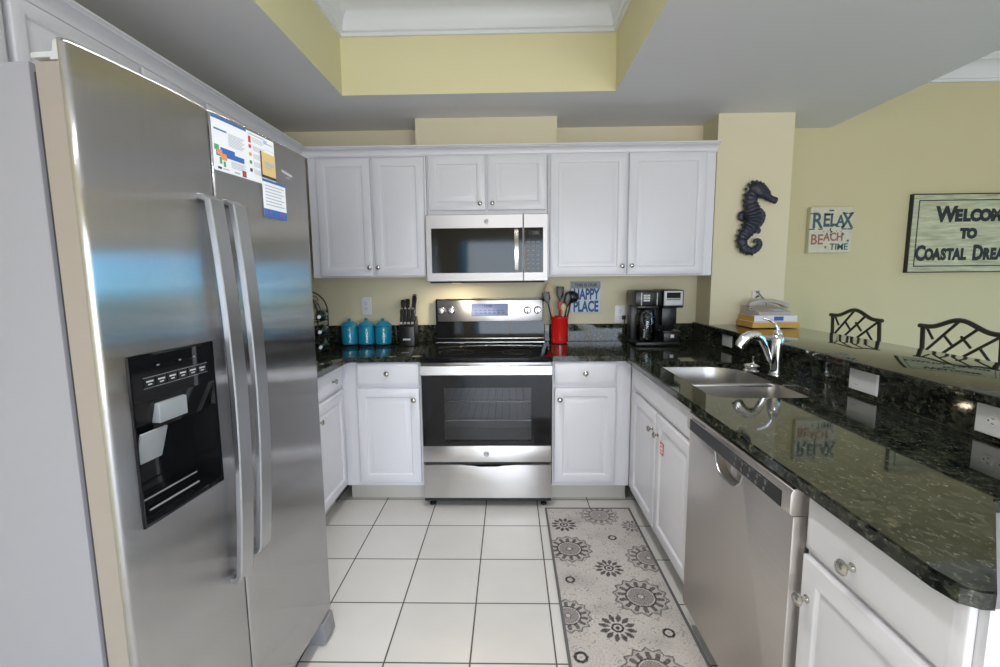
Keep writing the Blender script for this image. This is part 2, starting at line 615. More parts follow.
        if rz is not None:
            o.rotation_euler = (0, 0, rz)
        return o


def tag(o, label, cat, group=None):
    o['label'] = label
    o['category'] = cat
    if group:
        o['group'] = group
    return o


def thing(name, label, cat, loc=(0, 0, 0), rz=0.0, group=None):
    o = bpy.data.objects.new(name, None)
    o.empty_display_size = 0.1
    COL.objects.link(o)
    o.location = loc
    o.rotation_euler = (0, 0, rz)
    return tag(o, label, cat, group)


def struct(o):
    o['kind'] = 'structure'
    return o


def dup(root, label, loc, rz=None):
    """a copy of a thing with copies of its parts and sub-parts"""
    r = root.copy()
    COL.objects.link(r)
    r.location = loc
    if rz is not None:
        r.rotation_euler = (0, 0, rz)
    r['label'] = label

    def kids(src, dst):
        for ch in list(src.children):
            c = ch.copy()
            COL.objects.link(c)
            c.parent = dst
            kids(ch, c)
    kids(root, r)
    return r


def arc(cx, cz, r, a0, a1, n, y=0.0):
    return [(cx + r * cos(a0 + (a1 - a0) * i / n), y, cz + r * sin(a0 + (a1 - a0) * i / n)) for i in range(n + 1)]


# ------------------------------------------------------------------ the room
XL, YB, YD = -1.61, 3.327, 3.42           # left wall, kitchen back wall, dining wall
HC, HD = 2.374, 2.80                      # kitchen ceiling, dining / living ceiling
XE = 2.216                                # edge of the lowered kitchen ceiling
XR, YR = 4.7, -4.5                        # far right wall, rear wall
COLX0, COLX1, COLY = 1.312, 1.785, 3.093

struct(MB().box(XL - 0.1, XR + 0.1, YR - 0.1, YD + 0.1, -0.1, 0).build('floor', 'floor', smooth=0))
struct(MB().box(XL - 0.12, XL, YR, YB + 0.12, 0, HD + 0.1).build('wall_left', 'wall', smooth=0))
struct(MB().box(XL, COLX0, YB, YB + 0.12, 0, HC + 0.05).build('wall_back', 'wall', smooth=0))
struct(MB().box(COLX0, COLX1, COLY, YD, 0, HC).build('wall_pier', 'wall', smooth=0))
struct(MB().box(COLX1 - 0.4, XR, YD, YD + 0.12, 0, HD + 0.05).build('wall_dining', 'dining', smooth=0))
# boxed duct above the microwave cabinet
struct(MB().box(-0.595, 0.304, 3.093, YB, 2.178, HC).build('wall_duct_box', 'wall', smooth=0))
# rear wall with the sliding-door opening
SDX0, SDX1, SDZ = -1.15, 3.35, 2.20
b = MB()
b.box(XL, SDX0, YR - 0.12, YR, 0, HD)
b.box(SDX1, XR, YR - 0.12, YR, 0, HD)
b.box(SDX0, SDX1, YR - 0.12, YR, SDZ, HD)
struct(b.build('wall_rear', 'wall', smooth=0))
# right wall with the window opening
WY0, WY1, WZ0, WZ1 = -3.0, 3.25, 0.62, 1.98
b = MB()
b.box(XR, XR + 0.12, YR, WY0, 0, HD)
b.box(XR, XR + 0.12, WY1, YD + 0.12, 0, HD)
b.box(XR, XR + 0.12, WY0, WY1, 0, WZ0)
b.box(XR, XR + 0.12, WY0, WY1, WZ1, HD)
struct(b.build('wall_right', 'wall', smooth=0))
# sliding door
b = MB()
fwid = 0.06
for x0 in (SDX0, SDX0 + 1.5, SDX0 + 3.0):
    x1 = x0 + 1.5
    b.box(x0, x0 + fwid, YR - 0.08, YR - 0.02, 0, SDZ)
    b.box(x1 - fwid, x1, YR - 0.08, YR - 0.02, 0, SDZ)
    b.box(x0, x1, YR - 0.08, YR - 0.02, 0, 0.09)
    b.box(x0, x1, YR - 0.08, YR - 0.02, SDZ - fwid, SDZ)
d1 = struct(b.build('door_1', 'crown', smooth=0))
MB().box(SDX0, SDX1, YR - 0.054, YR - 0.046, 0.05, SDZ - 0.05).build('pane', 'pane', d1, smooth=0)
b = MB()
for i in range(5):
    y = WY0 + i * (WY1 - WY0) / 4
    b.box(XR + 0.03, XR + 0.08, y - 0.025, y + 0.025, WZ0, WZ1)
b.box(XR + 0.03, XR + 0.08, WY0, WY1, WZ0, WZ0 + 0.04)
b.box(XR + 0.03, XR + 0.08, WY0, WY1, WZ1 - 0.04, WZ1)
w1 = struct(b.build('window_1', 'crown', smooth=0))
MB().box(XR + 0.052, XR + 0.058, WY0, WY1, WZ0, WZ1).build('pane', 'pane', w1, smooth=0)

# lowered kitchen ceiling with the tray opening
TX0, TX1, TY0, TY1, TZ = -0.918, 0.583, 0.15, 2.700, 2.90
KY0 = -1.3
b = MB()
b.box(XL, TX0, KY0, YB + 0.05, HC, HC + 0.03)
b.box(TX1, XE, KY0, YD, HC, HC + 0.03)
b.box(TX0, TX1, KY0, TY0, HC, HC + 0.03)
b.box(TX0, TX1, TY1, YD, HC, HC + 0.03)
struct(b.build('ceiling', 'ceil', smooth=0))
b = MB()
b.box(TX0 - 0.02, TX0 + 0.001, TY0, TY1, HC + 0.0004, TZ)
b.box(TX1 - 0.001, TX1 + 0.02, TY0, TY1, HC + 0.0004, TZ)
b.box(TX0 - 0.02, TX1 + 0.02, TY0 - 0.02, TY0 + 0.001, HC + 0.0004, TZ)
b.box(TX0 - 0.02, TX1 + 0.02, TY1 - 0.001, TY1 + 0.02, HC + 0.0004, TZ)
struct(b.build('wall_tray', 'tray', smooth=0))
struct(MB().box(TX0 - 0.03, TX1 + 0.03, TY0 - 0.03, TY1 + 0.03, TZ - 0.06, TZ).build('ceiling_tray', 'crown', smooth=0))
b = MB()
b.box(XE, XR, YR, YD, HD, HD + 0.03)
b.box(XL, XE, YR, KY0, HD, HD + 0.03)
struct(b.build('ceiling_dining', 'ceil', smooth=0))
b = MB()
b.box(XE - 0.03, XE, KY0, YD, HC + 0.03, HD + 0.03)
b.box(XL, XE, KY0, KY0 + 0.03, HC + 0.03, HD + 0.03)
struct(b.build('ceiling_edge', 'ceil', smooth=0))


def crown(path, prof, closed=False):
    """sweep a moulding profile [(out, z)] along a plan path; 'out' is to the left of travel"""
    mb = MB()
    n = len(path)
    P = [Vector((p[0], p[1])) for p in path]
    lps = []
    for i in range(n):
        def nrm(a, c):
            dd = (c - a).normalized()
            return Vector((-dd.y, dd.x))
        if closed:
            n0, n1 = nrm(P[i - 1], P[i]), nrm(P[i], P[(i + 1) % n])
        else:
            n0 = nrm(P[i - 1], P[i]) if i else nrm(P[0], P[1])
            n1 = nrm(P[i], P[i + 1]) if i < n - 1 else n0
        m_ = (n0 + n1)
        m_ = m_ / max(m_.dot(n0), 1e-6)
        lps.append([(P[i].x + m_.x * o_, P[i].y + m_.y * o_, z) for o_, z in prof])
    if closed:
        lps.append(lps[0])
    mb.loft(lps, True, not closed, not closed)
    return mb


def cove(z0, z1, out, n=6):
    """classic crown section: bead, cove, ogee, top fillet"""
    h = z1 - z0
    pr = [(0, z0), (out * 0.12, z0), (out * 0.12, z0 + h * 0.10), (out * 0.20, z0 + h * 0.13), (out * 0.20, z0 + h * 0.20)]
    for i in range(n + 1):
        t = i / n
        pr.append((out * (0.20 + 0.62 * (1 - cos(t * pi / 2))), z0 + h * (0.20 + 0.55 * sin(t * pi / 2))))
    pr += [(out * 0.82, z0 + h * 0.80), (out * 0.92, z0 + h * 0.84), (out, z0 + h * 0.90), (out, z1), (0, z1)]
    return pr


# crown inside the tray (walk anticlockwise so that 'out' points into the opening)
struct(crown([(TX0, TY0), (TX1, TY0), (TX1, TY1), (TX0, TY1)], cove(2.672, 2.838, 0.145), True).build('trim_1', 'crown'))
# crown along the dining wall (travels towards -x so the profile faces the room)
struct(crown([(XE, YD), (XR, YD)][::-1], [(o_, z) for o_, z in cove(2.655, HD, 0.12)]).build('trim_2', 'crown'))


# ------------------------------------------------------------------ cabinets
DT = 0.020   # door thickness


def door_mb(x0, x1, z0, z1, fr=0.052):
    t = DT
    return MB().rings(x0, x1, z0, z1, [(0, t), (0, 0.005), (0.0015, 0.002), (0.005, 0), (fr - 0.003, 0), (fr, 0.0015), (fr + 0.005, 0.009),
                                       (fr + 0.012, 0.009), (fr + 0.034, 0.0015), (fr + 0.038, 0.001)])


def drawer_mb(x0, x1, z0, z1):
    return MB().rings(x0, x1, z0, z1, [(0, DT), (0, 0.008), (0.002, 0.006), (0.012, 0.003), (0.016, 0.0005), (0.018, 0)])


def knob(parent, x, z, r=0.0155):
    k = r / 0.0155
    return MB().lathe([(0.009 * k, 0.0), (0.009 * k, -0.003), (0.0055 * k, -0.006), (0.0055 * k, -0.013 * k), (0.011 * k, -0.016 * k),
                       (r, -0.020 * k), (r, -0.023 * k), (0.012 * k, -0.027 * k), (0.005 * k, -0.029 * k), (0.0, -0.0293 * k)],
                      20, (x, 0, z), 'Y').build('knob', 'nickel', parent)


def base_body(root, w, depth, z0=0.115, z1=0.882, toe=0.075):
    MB().box(0.0008, w - 0.0008, DT + 0.001, depth, z0, z1, 0.001, 1).build('body', 'white', root, smooth=0)
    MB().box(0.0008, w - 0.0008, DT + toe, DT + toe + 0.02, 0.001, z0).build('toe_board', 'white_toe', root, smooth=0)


# --- wall cabinets on the back wall: local x along the wall, y = 0 at the door face
UY = 3.000


def wall_cab(name, label, x0, x1, doors, z0, z1, knobs, ztop=2.135, loc=None, rz=0.0, depth=None, fr=0.052, boxz=None):
    root = thing(name, label, 'cabinet', loc or (x0, UY, 0), rz)
    w = x1 - x0
    bz = boxz if boxz is not None else z0 - 0.008
    MB().box(0.0008, w - 0.0008, DT + 0.001, depth or (YB - UY - 0.002), bz, ztop, 0.001, 1).build('body', 'white', root, smooth=0)
    for (a, c), kn in zip(doors, knobs):
        dd = door_mb(a - x0, c - x0, z0, z1, fr).build('door', 'white', root)
        if kn:
            knob(dd, kn[0] - x0, kn[1], 0.0135)
    return root


wall_cab('wall_cabinet', 'white two-door wall cabinet above the turquoise canisters', -1.268, -0.522,
         [(-1.212, -0.872), (-0.860, -0.534)], 1.384, 2.118, [(-0.893, 1.440), (-0.838, 1.440)])
wall_cab('wall_cabinet', 'short white two-door cabinet directly above the microwave', -0.520, 0.240,
         [(-0.508, -0.148), (-0.136, 0.232)], 1.790, 2.124, [(-0.183, 1.830), (-0.106, 1.830)], boxz=1.765)
wall_cab('wall_cabinet', 'large white two-door wall cabinet above the coffee maker and happy place sign', 0.242, 1.278,
         [(0.254, 0.730), (0.742, 1.217)], 1.380, 2.126, [(0.708, 1.436), (0.768, 1.438)])
# --- wall cabinets on the left wall, doors facing +x
LX = -1.290


def left_cab(label, y0, y1, doors, z0, knobs, boxz=None):
    root = thing('wall_cabinet', label, 'cabinet', (LX, y0, 0), pi / 2)
    MB().box(0.0008, y1 - y0 - 0.0008, DT + 0.001, LX - XL - 0.002, boxz or z0 - 0.008, 2.135, 0.001, 1).build('body', 'white', root, smooth=0)
    for (a, c), kn in zip(doors, knobs):
        dd = door_mb(a - y0, c - y0, z0, 2.124, 0.040).build('door', 'white', root)
        if kn:
            knob(dd, kn[0] - y0, kn[1], 0.0135)
    return root


left_cab('short white cabinet over the near side of the fridge', 0.44, 1.270, [(0.455, 0.850), (0.864, 1.258)], 1.850,
         [(0.83, 1.90), (0.90, 1.90)], 1.842)
left_cab('short white cabinet over the far half of the fridge', 1.272, 2.072, [(1.278, 1.712), (1.726, 2.064)], 1.850,
         [(1.68, 1.90), (1.76, 1.90)], 1.842)
left_cab('tall white wall cabinet in the left corner just past the fridge', 2.074, 2.998, [(2.082, 2.424), (2.440, 2.790)], 1.384,
         [(2.395, 1.44), (2.470, 1.44)])
# --- crown along all wall cabinets
struct(crown([(1.279, UY + DT), (LX - DT, UY + DT), (LX - DT, 0.44)],
             [(o_, z) for o_, z in cove(2.124, 2.178, 0.060)]).build('trim_3', 'white'))

# --- base cabinets
BY = 2.690    # door face of the back run
rt_ = thing('base_cabinet', 'white base cabinet with drawer and door left of the range', 'cabinet', (-1.0045, BY, 0))
base_body(rt_, 0.4765, YB - BY - 0.003)
dd = drawer_mb(0.0915, 0.4645, 0.742, 0.876).build('drawer', 'white', rt_)
knob(dd, 0.2775, 0.816)
dd = door_mb(0.0915, 0.4645, 0.140, 0.724).build('door', 'white', rt_)
knob(dd, 0.4315, 0.657)
rt_ = thing('base_cabinet', 'white base cabinet with drawer and door right of the range', 'cabinet', (0.245, BY, 0))
base_body(rt_, 0.4645, YB - BY - 0.003)
dd = drawer_mb(0.012, 0.374, 0.742, 0.876).build('drawer', 'white', rt_)
knob(dd, 0.192, 0.813)
dd = door_mb(0.012, 0.374, 0.140, 0.724).build('door', 'white', rt_)
knob(dd, 0.044, 0.657)
# left run (faces +x): local x -> +Y
rt_ = thing('base_cabinet', 'white base cabinet with drawer and door between fridge and left corner', 'cabinet', (-0.985, 1.76, 0), pi / 2)
base_body(rt_, 0.9505, -0.985 - XL - 0.004)
dd = drawer_mb(0.50, 0.922, 0.742, 0.876).build('drawer', 'white', rt_)
knob(dd, 0.760, 0.806)
dd = door_mb(0.50, 0.922, 0.140, 0.724).build('door', 'white', rt_)
knob(dd, 0.545, 0.640)
# right run (faces -x): local x -> -Y
RX = 0.690
rt_ = thing('sink_base_cabinet', 'white sink base cabinet with two doors and a long false drawer front', 'cabinet', (RX, 2.7095, 0), -pi / 2)
base_body(rt_, 0.9885, 0.055)
drawer_mb(0.0985, 0.9785, 0.742, 0.876).build('false_front', 'white', rt_)
dd = door_mb(0.1135, 0.5315, 0.140, 0.724).build('door', 'white', rt_)
knob(dd, 0.4935, 0.636)
dd = door_mb(0.5435, 0.9785, 0.140, 0.724).build('door', 'white', rt_)
knob(dd, 0.5795, 0.634)
st = MB()
st.box(0.612, 0.658, -0.0008, -0.0002, 0.560, 0.617)
st.mi = 1
st.box(0.620, 0.650, -0.0014, -0.0008, 0.568, 0.609)
st.mi = 0
st.box(0.626, 0.644, -0.0018, -0.0014, 0.576, 0.582)
st.box(0.626, 0.644, -0.0018, -0.0014, 0.596, 0.602)
sob = st.build('warning_sticker', ['red_ink', 'paper'], None, smooth=0, loc=(RX, 2.7095, 0), rz=-pi / 2)
tag(sob, 'small red and white sticker on the nearer door below the sink', 'sticker')

rt_ = thing('base_cabinet', 'white base cabinet with drawer and door at the near end beside the dishwasher', 'cabinet', (RX, 1.062, 0), -pi / 2)
MB().prism([(0.0008, DT + 0.001), (0.408, DT + 0.001), (0.408, 0.055), (0.14, 0.33), (0.14, 0.60), (0.0008, 0.60)], 0.115, 0.882, 'Z').build('body', 'white', rt_, smooth=0)
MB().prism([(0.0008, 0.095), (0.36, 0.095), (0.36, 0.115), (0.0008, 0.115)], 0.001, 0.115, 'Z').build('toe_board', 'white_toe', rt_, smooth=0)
dd = drawer_mb(0.010, 0.392, 0.736, 0.878).build('drawer', 'white', rt_)
knob(dd, 0.166, 0.788, 0.0165)
dd = door_mb(0.010, 0.392, 0.140, 0.720).build('door', 'white', rt_)
knob(dd, 0.038, 0.624, 0.0165)

# ------------------------------------------------------------------ countertops
CZ0, CZ1 = 0.884, 0.914
CE = 0.664          # front edge of the peninsula
SX = 1.335          # granite splash face under the bar


def roundrect(x0, x1, y0, y1, r, n=5):
    P = []
    for cx, cy, a in ((x1 - r, y1 - r, 0), (x0 + r, y1 - r, pi / 2), (x0 + r, y0 + r, pi), (x1 - r, y0 + r, 1.5 * pi)):
        for i in range(n + 1):
            t = a + i / n * pi / 2
            P.append((cx + r * cos(t), cy + r * sin(t)))
    return P


def superbowl(x0, x1, y0, y1, rs, n=5):
    """rounded rectangle with its own radius at each corner (x1y1, x0y1, x0y0, x1y0)"""
    P = []
    for (cx, cy, a), r in zip(((x1, y1, 0), (x0, y1, pi / 2), (x0, y0, pi), (x1, y0, 1.5 * pi)), rs):
        sx = -1 if cx == x1 else 1
        sy = -1 if cy == y1 else 1
        for i in range(n + 1):
            t = a + i / n * pi / 2
            P.append((cx + sx * r + r * cos(t), cy + sy * r + r * sin(t)))
    return P


bowl_big = superbowl(0.775, 1.205, 1.745, 2.105, (0.04, 0.04, 0.07, 0.12))
bowl_small = superbowl(0.775, 1.205, 2.125, 2.500, (0.17, 0.05, 0.04, 0.04))
hole = superbowl(0.775, 1.205, 1.745, 2.500, (0.17, 0.05, 0.07, 0.12))
root = thing('granite_countertop', 'dark green granite countertop on the right running from range to peninsula, with sink', 'countertop')
outer = [(0.245, 2.682), (CE - 0.012, 2.682), (CE, 2.670), (CE, 0.700), (CE + 0.008, 0.664), (CE + 0.03, 0.650), (0.711, 0.648), (1.00, 0.937), (SX, 0.937),
         (SX, COLY - 0.002), (COLX0 - 0.002, COLY - 0.002), (COLX0 - 0.002, YB - 0.002), (0.245, YB - 0.002)]
mb = MB().slab(outer, [hole], CZ0, CZ1)
bmesh.ops.bevel(mb.bm, geom=[e for e in mb.bm.edges if len(e.link_faces) == 2 and abs(e.verts[0].co.z - CZ1) < 1e-5 and abs(e.verts[1].co.z - CZ1) < 1e-5
                             and e.calc_face_angle(0) > 0.5], offset=0.004, segments=2, affect='EDGES')
mb.build('worktop', 'granite', root)
b = MB()
b.box(0.245, COLX0 - 0.024, YB - 0.022, YB - 0.002, CZ1 + 0.0005, 1.037, 0.002, 1)
b.box(COLX0 - 0.022, COLX0 - 0.002, COLY - 0.002, YB - 0.002, CZ1 + 0.0005, 1.045, 0.002, 1)
b.build('backsplash', 'granite', root, smooth=0)
MB().box(SX + 0.001, SX + 0.02, 0.940, COLY - 0.002, CZ1 + 0.0005, 1.018).box(COLX0 - 0.020, SX + 0.001, COLY - 0.022, COLY - 0.003, CZ1 + 0.0005, 1.018).build('bar_splash', 'granite', root, smooth=0)
# raised bar: half wall and its granite top
struct(MB().box(SX + 0.022, 1.52, 0.945, COLY - 0.002, 0, 1.018).build('wall_bar', 'wall', smooth=0))
ob = MB().prism([(1.290, 0.93), (1.785, 0.93), (1.785, COLY - 0.003), (1.290, COLY - 0.003)], 1.020, 1.050, 'Z', 0.006).build('bar_counter', 'granite')
tag(ob, 'long raised granite bar top along the peninsula, holding books and phone', 'bar counter')
# left counter
root = thing('granite_countertop', 'dark granite countertop left of the range, running into the corner behind the fridge', 'countertop')
b = MB().prism([(XL + 0.002, 1.735), (-0.955, 1.735), (-0.955, 2.670), (-0.943, 2.682), (-0.527, 2.682), (-0.527, YB - 0.002), (XL + 0.002, YB - 0.002)],
               CZ0, CZ1, 'Z', 0.004)
b.build('worktop', 'granite', root)
b = MB()
b.box(XL + 0.024, -0.527, YB - 0.022, YB - 0.002, CZ1 + 0.0005, 1.037, 0.002, 1)
b.box(XL + 0.002, XL + 0.022, 1.735, YB - 0.002, CZ1 + 0.0005, 1.037, 0.002, 1)
b.build('backsplash', 'granite', root, smooth=0)

# ------------------------------------------------------------------ sink
root = thing('kitchen_sink', 'stainless steel double bowl undermount sink set in the peninsula counter', 'sink')


def bowl(name, lp, depth):
    cx = sum(p[0] for p in lp) / len(lp)
    cy = sum(p[1] for p in lp) / len(lp)

    def sc(k, z):
        return [(cx + (p[0] - cx) * k, cy + (p[1] - cy) * k, z) for p in lp]
    zt = CZ0 - 0.001
    loops = [sc(1.035, zt), sc(1.004, zt), sc(0.995, zt - 0.006), sc(0.97, zt - depth * 0.5), sc(0.94, zt - depth + 0.03), sc(0.90, zt - depth + 0.008),
             sc(0.84, zt - depth), sc(0.12, zt - depth - 0.006)]
    o = MB().loft(loops, True, False, True).build(name, 'steel_sink', root, smooth=60)
    MB().lathe([(0.045, zt - depth - 0.001), (0.042, zt - depth + 0.002), (0.030, zt - depth + 0.001), (0.028, zt - depth - 0.003)], 24, (cx, cy, 0)).build('drain', 'chrome', o)
    return o


bowl('bowl', bowl_big, 0.175)
bowl('bowl', bowl_small, 0.15)
MB().box(0.768, 1.212, 2.097, 2.133, CZ0 - 0.016, CZ0 - 0.004, 0.005).build('divider', 'steel_sink', root)

# ------------------------------------------------------------------ faucet
root = thing('kitchen_faucet', 'chrome single-lever kitchen faucet with arched spout behind the sink', 'faucet', (1.225, 2.150, CZ1 + 0.0005), radians(-4))
MB().lathe([(0.031, 0), (0.031, 0.004), (0.027, 0.010), (0.0255, 0.018), (0.0255, 0.03), (0.026, 0.08), (0.0275, 0.135), (0.028, 0.158), (0.026, 0.175), (0.017, 0.188),
            (0.006, 0.192)], 28).build('body', 'chrome', root)
b = MB()
pts, rad = [], []
ctrl = [(-0.015, 0.050), (-0.035, 0.085), (-0.052, 0.128), (-0.070, 0.165), (-0.092, 0.182), (-0.118, 0.181), (-0.142, 0.166), (-0.158, 0.142), (-0.163, 0.130)]
for i, (x, z) in enumerate(ctrl):
    pts.append((x, 0.0, z))
rad = [0.6, 0.64, 0.72, 0.9, 1.15, 1.32, 1.38, 1.32, 1.25]
b.tube(pts, rad, flat=(0.036, 0.026, (0, 1, 0)))
b.tube([(-0.150, 0, 0.150), (-0.163, 0, 0.126)], [0.0165, 0.0155], 16)
for v in b.bm.verts:
    pass
b.build('spout', 'chrome', root, smooth=60)
b = MB()
b.lathe([(0.019, 0.190), (0.017, 0.203), (0.010, 0.209)], 20)
b.tube([(0.0, 0, 0.205), (-0.008, 0, 0.228), (-0.024, 0, 0.246), (-0.048, 0, 0.258), (-0.066, 0, 0.262)], [1.2, 1.0, 0.9, 0.85, 0.7], flat=(0.014, 0.009, (0, 1, 0)))
b.build('lever_handle', 'chrome', root, smooth=60)

ob = MB().lathe([(0.040, 0), (0.041, 0.006), (0.034, 0.012), (0.036, 0.022), (0.042, 0.030), (0.040, 0.034), (0.012, 0.037), (0.006, 0.041), (0.0045, 0.066), (0.006, 0.070), (0.0, 0.073)],
                28, (0, 0, 0)).build('sink_strainer', 'chrome', None, loc=(1.135, 2.215 + 0.0, CZ1 + 0.0005))
ob.location = (1.165, 2.235, CZ1 + 0.0005)
tag(ob, 'chrome sink strainer with short upright stem standing beside the faucet', 'sink strainer')

# ------------------------------------------------------------------ range
RXL, RW = -0.5195, 0.757
root = thing('electric_range', 'stainless steel electric range with black glass cooktop between the base cabinets', 'range', (RXL, 2.660, 0))
cxm = RW / 2
b = MB()
b.box(0.002, 0.020, 0.045, 0.640, 0.035, 0.895)
b.box(RW - 0.020, RW - 0.002, 0.045, 0.640, 0.035, 0.895)
b.box(0.020, RW - 0.020, 0.620, 0.640, 0.035, 0.895)
b.box(0.020, RW - 0.020, 0.045, 0.620, 0.035, 0.055)
b.box(0.020, RW - 0.020, 0.045, 0.620, 0.268, 0.290)
b.box(0.020, RW - 0.020, 0.045, 0.620, 0.86, 0.895)
b.build('body', 'blackmatt', root, smooth=0)
b = MB()
b.box(0.05, 0.06, 0.07, 0.55, 0.31, 0.80)
b.box(RW - 0.06, RW - 0.05, 0.07, 0.55, 0.31, 0.80)
b.box(0.05, RW - 0.05, 0.55, 0.56, 0.31, 0.80)
b.box(0.05, RW - 0.05, 0.07, 0.55, 0.30, 0.31)
b.box(0.05, RW - 0.05, 0.07, 0.55, 0.80, 0.81)
b.build('oven_liner', 'oven_in', root, smooth=0)
for z in (0.515, 0.630):
    b = MB()
    for y in (0.08, 0.53):
        b.tube([(0.062, y, z), (RW - 0.062, y, z)], 0.004, 6)
    for i in range(15):
        x = 0.07 + i * (RW - 0.14) / 14
        b.tube([(x, 0.08, z + 0.004), (x, 0.53, z + 0.004)], 0.0022, 5)
    b.build('oven_rack', 'nickel', root)
# oven door
wx0, wx1, wz0, wz1 = 0.128, 0.640, 0.412, 0.735
b = MB()
b.loft([[(0.0, 0.0, 0.384), (RW, 0.0, 0.384), (RW, 0.0, 0.822), (0.0, 0.0, 0.822)], [(wx0, 0.0, wz0), (wx1, 0.0, wz0), (wx1, 0.0, wz1), (wx0, 0.0, wz1)],
        [(wx0, 0.03, wz0), (wx1, 0.03, wz0), (wx1, 0.03, wz1), (wx0, 0.03, wz1)], [(0.0, 0.03, 0.384), (RW, 0.03, 0.384), (RW, 0.03, 0.822), (0.0, 0.03, 0.822)],
        [(0.0, 0.0, 0.384), (RW, 0.0, 0.384), (RW, 0.0, 0.822), (0.0, 0.0, 0.822)]], True, False, False)
bmesh.ops.remove_doubles(b.bm, verts=b.bm.verts, dist=1e-5)
door = b.build('oven_door', 'blackgloss', root, smooth=0)
MB().box(wx0, wx1, 0.002, 0.006, wz0, wz1).build('window', 'tint', door, smooth=0)
MB().box(0.0, RW, -0.004, 0.030, 0.284, 0.384, 0.004).build('lower_panel', 'steel_h', door)
b = MB()
b.box(0.0, RW, -0.002, 0.030, 0.822, 0.884, 0.003)
b.build('upper_rail', 'steel_h', door)
b = MB()
b.prism([(-0.050, 0.822), (-0.046, 0.818), (-0.036, 0.818), (-0.032, 0.824), (-0.032, 0.868), (-0.036, 0.874), (-0.046, 0.874), (-0.050, 0.870)], 0.002, RW - 0.002, 'X')
b.box(0.010, 0.050, -0.034, 0.0, 0.834, 0.862, 0.004)
b.box(RW - 0.050, RW - 0.010, -0.034, 0.0, 0.834, 0.862, 0.004)
b.build('handle', 'steel_h', door)


def round_emblem(parent, x, y, z, r, m1='lightgrey', m2='grey'):
    b = MB()
    b.lathe([(r, y), (r, y - 0.001), (r * 0.86, y - 0.0014)], 24, (x, 0, z), 'Y')
    b.mi = 1
    b.tube([(x + r * 0.84 * cos(t * pi / 12), y - 0.0016, z + r * 0.84 * sin(t * pi / 12)) for t in range(24)], r * 0.06, 5, cyc=True)
    b.text('GE', r * 1.05, (x, y - 0.0018, z), 0.0004)
    return b.build('emblem_or_glint', [m1, m2], parent)


round_emblem(door, cxm - 0.004, -0.0042, 0.336, 0.017, 'lightgrey', 'dark_ink')
# storage drawer with dipped top edge
tz = 0.266
top = [(0.0, tz), (0.22, tz), (0.29, tz - 0.004), (0.33, tz - 0.010), (0.43, tz - 0.010), (0.47, tz - 0.004), (0.54, tz), (RW, tz)]
MB().prism([(0.0, 0.060), (RW, 0.060)] + top[::-1], -0.004, 0.030, 'Y', 0.003).build('storage_drawer', 'steel_h', root)
b = MB()
b.box(0.0, RW, 0.004, 0.044, 0.040, 0.058)
b.box(0.012, RW - 0.012, 0.004, 0.040, 0.267, 0.283)
b.build('kick_strip', 'blackmatt', root, smooth=0)
for x, y in ((0.04, 0.045), (RW - 0.04, 0.045), (0.04, 0.58), (RW - 0.04, 0.58)):
    MB().lathe([(0.018, 0.0005), (0.018, 0.012), (0.008, 0.014), (0.008, 0.045)], 12, (x, y, 0)).build('foot', 'blackmatt', root)
# cooktop
b = MB()
b.prism([(-0.028, 0.890), (-0.030, 0.896), (-0.030, 0.914), (-0.024, 0.921), (0.59, 0.923), (0.59, 0.890)], -0.003, RW + 0.003, 'X', 0.001)
b.mi = 1
for x, y, r in ((0.19, 0.14, 0.105), (0.56, 0.14, 0.090), (0.19, 0.43, 0.080), (0.56, 0.43, 0.105), (0.375, 0.46, 0.05)):
    for k in (1.0, 0.62):
        b.tube([(x + r * k * cos(t * pi / 20), y, 0.9226 + 0 * t) if False else (x + r * k * cos(t * pi / 20), y + r * k * sin(t * pi / 20), 0.9222) for t in range(40)], 0.0011, 4, cyc=True)
b.mi = 2
b.box(0.0, RW, 0.560, 0.566, 0.922, 0.9255)
b.build('cooktop', ['blackgloss', 'ring', 'nickel'], root)
# back guard
bg = MB()
bg.prism([(0.580, 0.9235), (0.585, 0.950), (0.600, 1.058), (0.600, 1.222), (0.640, 1.222), (0.640, 0.9235)], 0.0, RW, 'X', 0.002)
bgo = bg.build('back_guard', 'blackgloss', root, smooth=20)
MB().box(0.012, RW - 0.012, 0.592, 0.5995, 1.066, 1.214, 0.003).build('control_panel', 'steel_h', bgo)
MB().box(0.004, RW - 0.004, 0.576, 0.581, 0.944, 0.951, 0.001).build('trim_bar', 'nickel', bgo)
b = MB()
b.rings(0.250, 0.506, 1.104, 1.190, [(0, 0.5925), (0.0, 0.590), (0.003, 0.588), (0.006, 0.5885), (0.008, 0.5892)])
b.mi = 1
b.text('12:00', 0.026, (0.365, 0.5885, 1.172), 0.0004)
for i in range(7):
    b.box(0.275 + i * 0.031, 0.295 + i * 0.031, 0.5880, 0.5890, 1.122, 1.126)
    b.box(0.275 + i * 0.031, 0.291 + i * 0.031, 0.5880, 0.5890, 1.140, 1.143)
b.build('display', ['display', 'dark_ink'], bgo)
for x in (0.040, 0.110, 0.641, 0.711):
    b = MB()
    b.lathe([(0.026, 0.592), (0.026, 0.588), (0.0215, 0.586), (0.0205, 0.572), (0.018, 0.569), (0.0, 0.568)], 24, (x, 0, 1.143), 'Y')
    b.box(x - 0.004, x + 0.004, 0.560, 0.572, 1.124, 1.162, 0.002)
    b.build('knob', 'nickel', bgo)

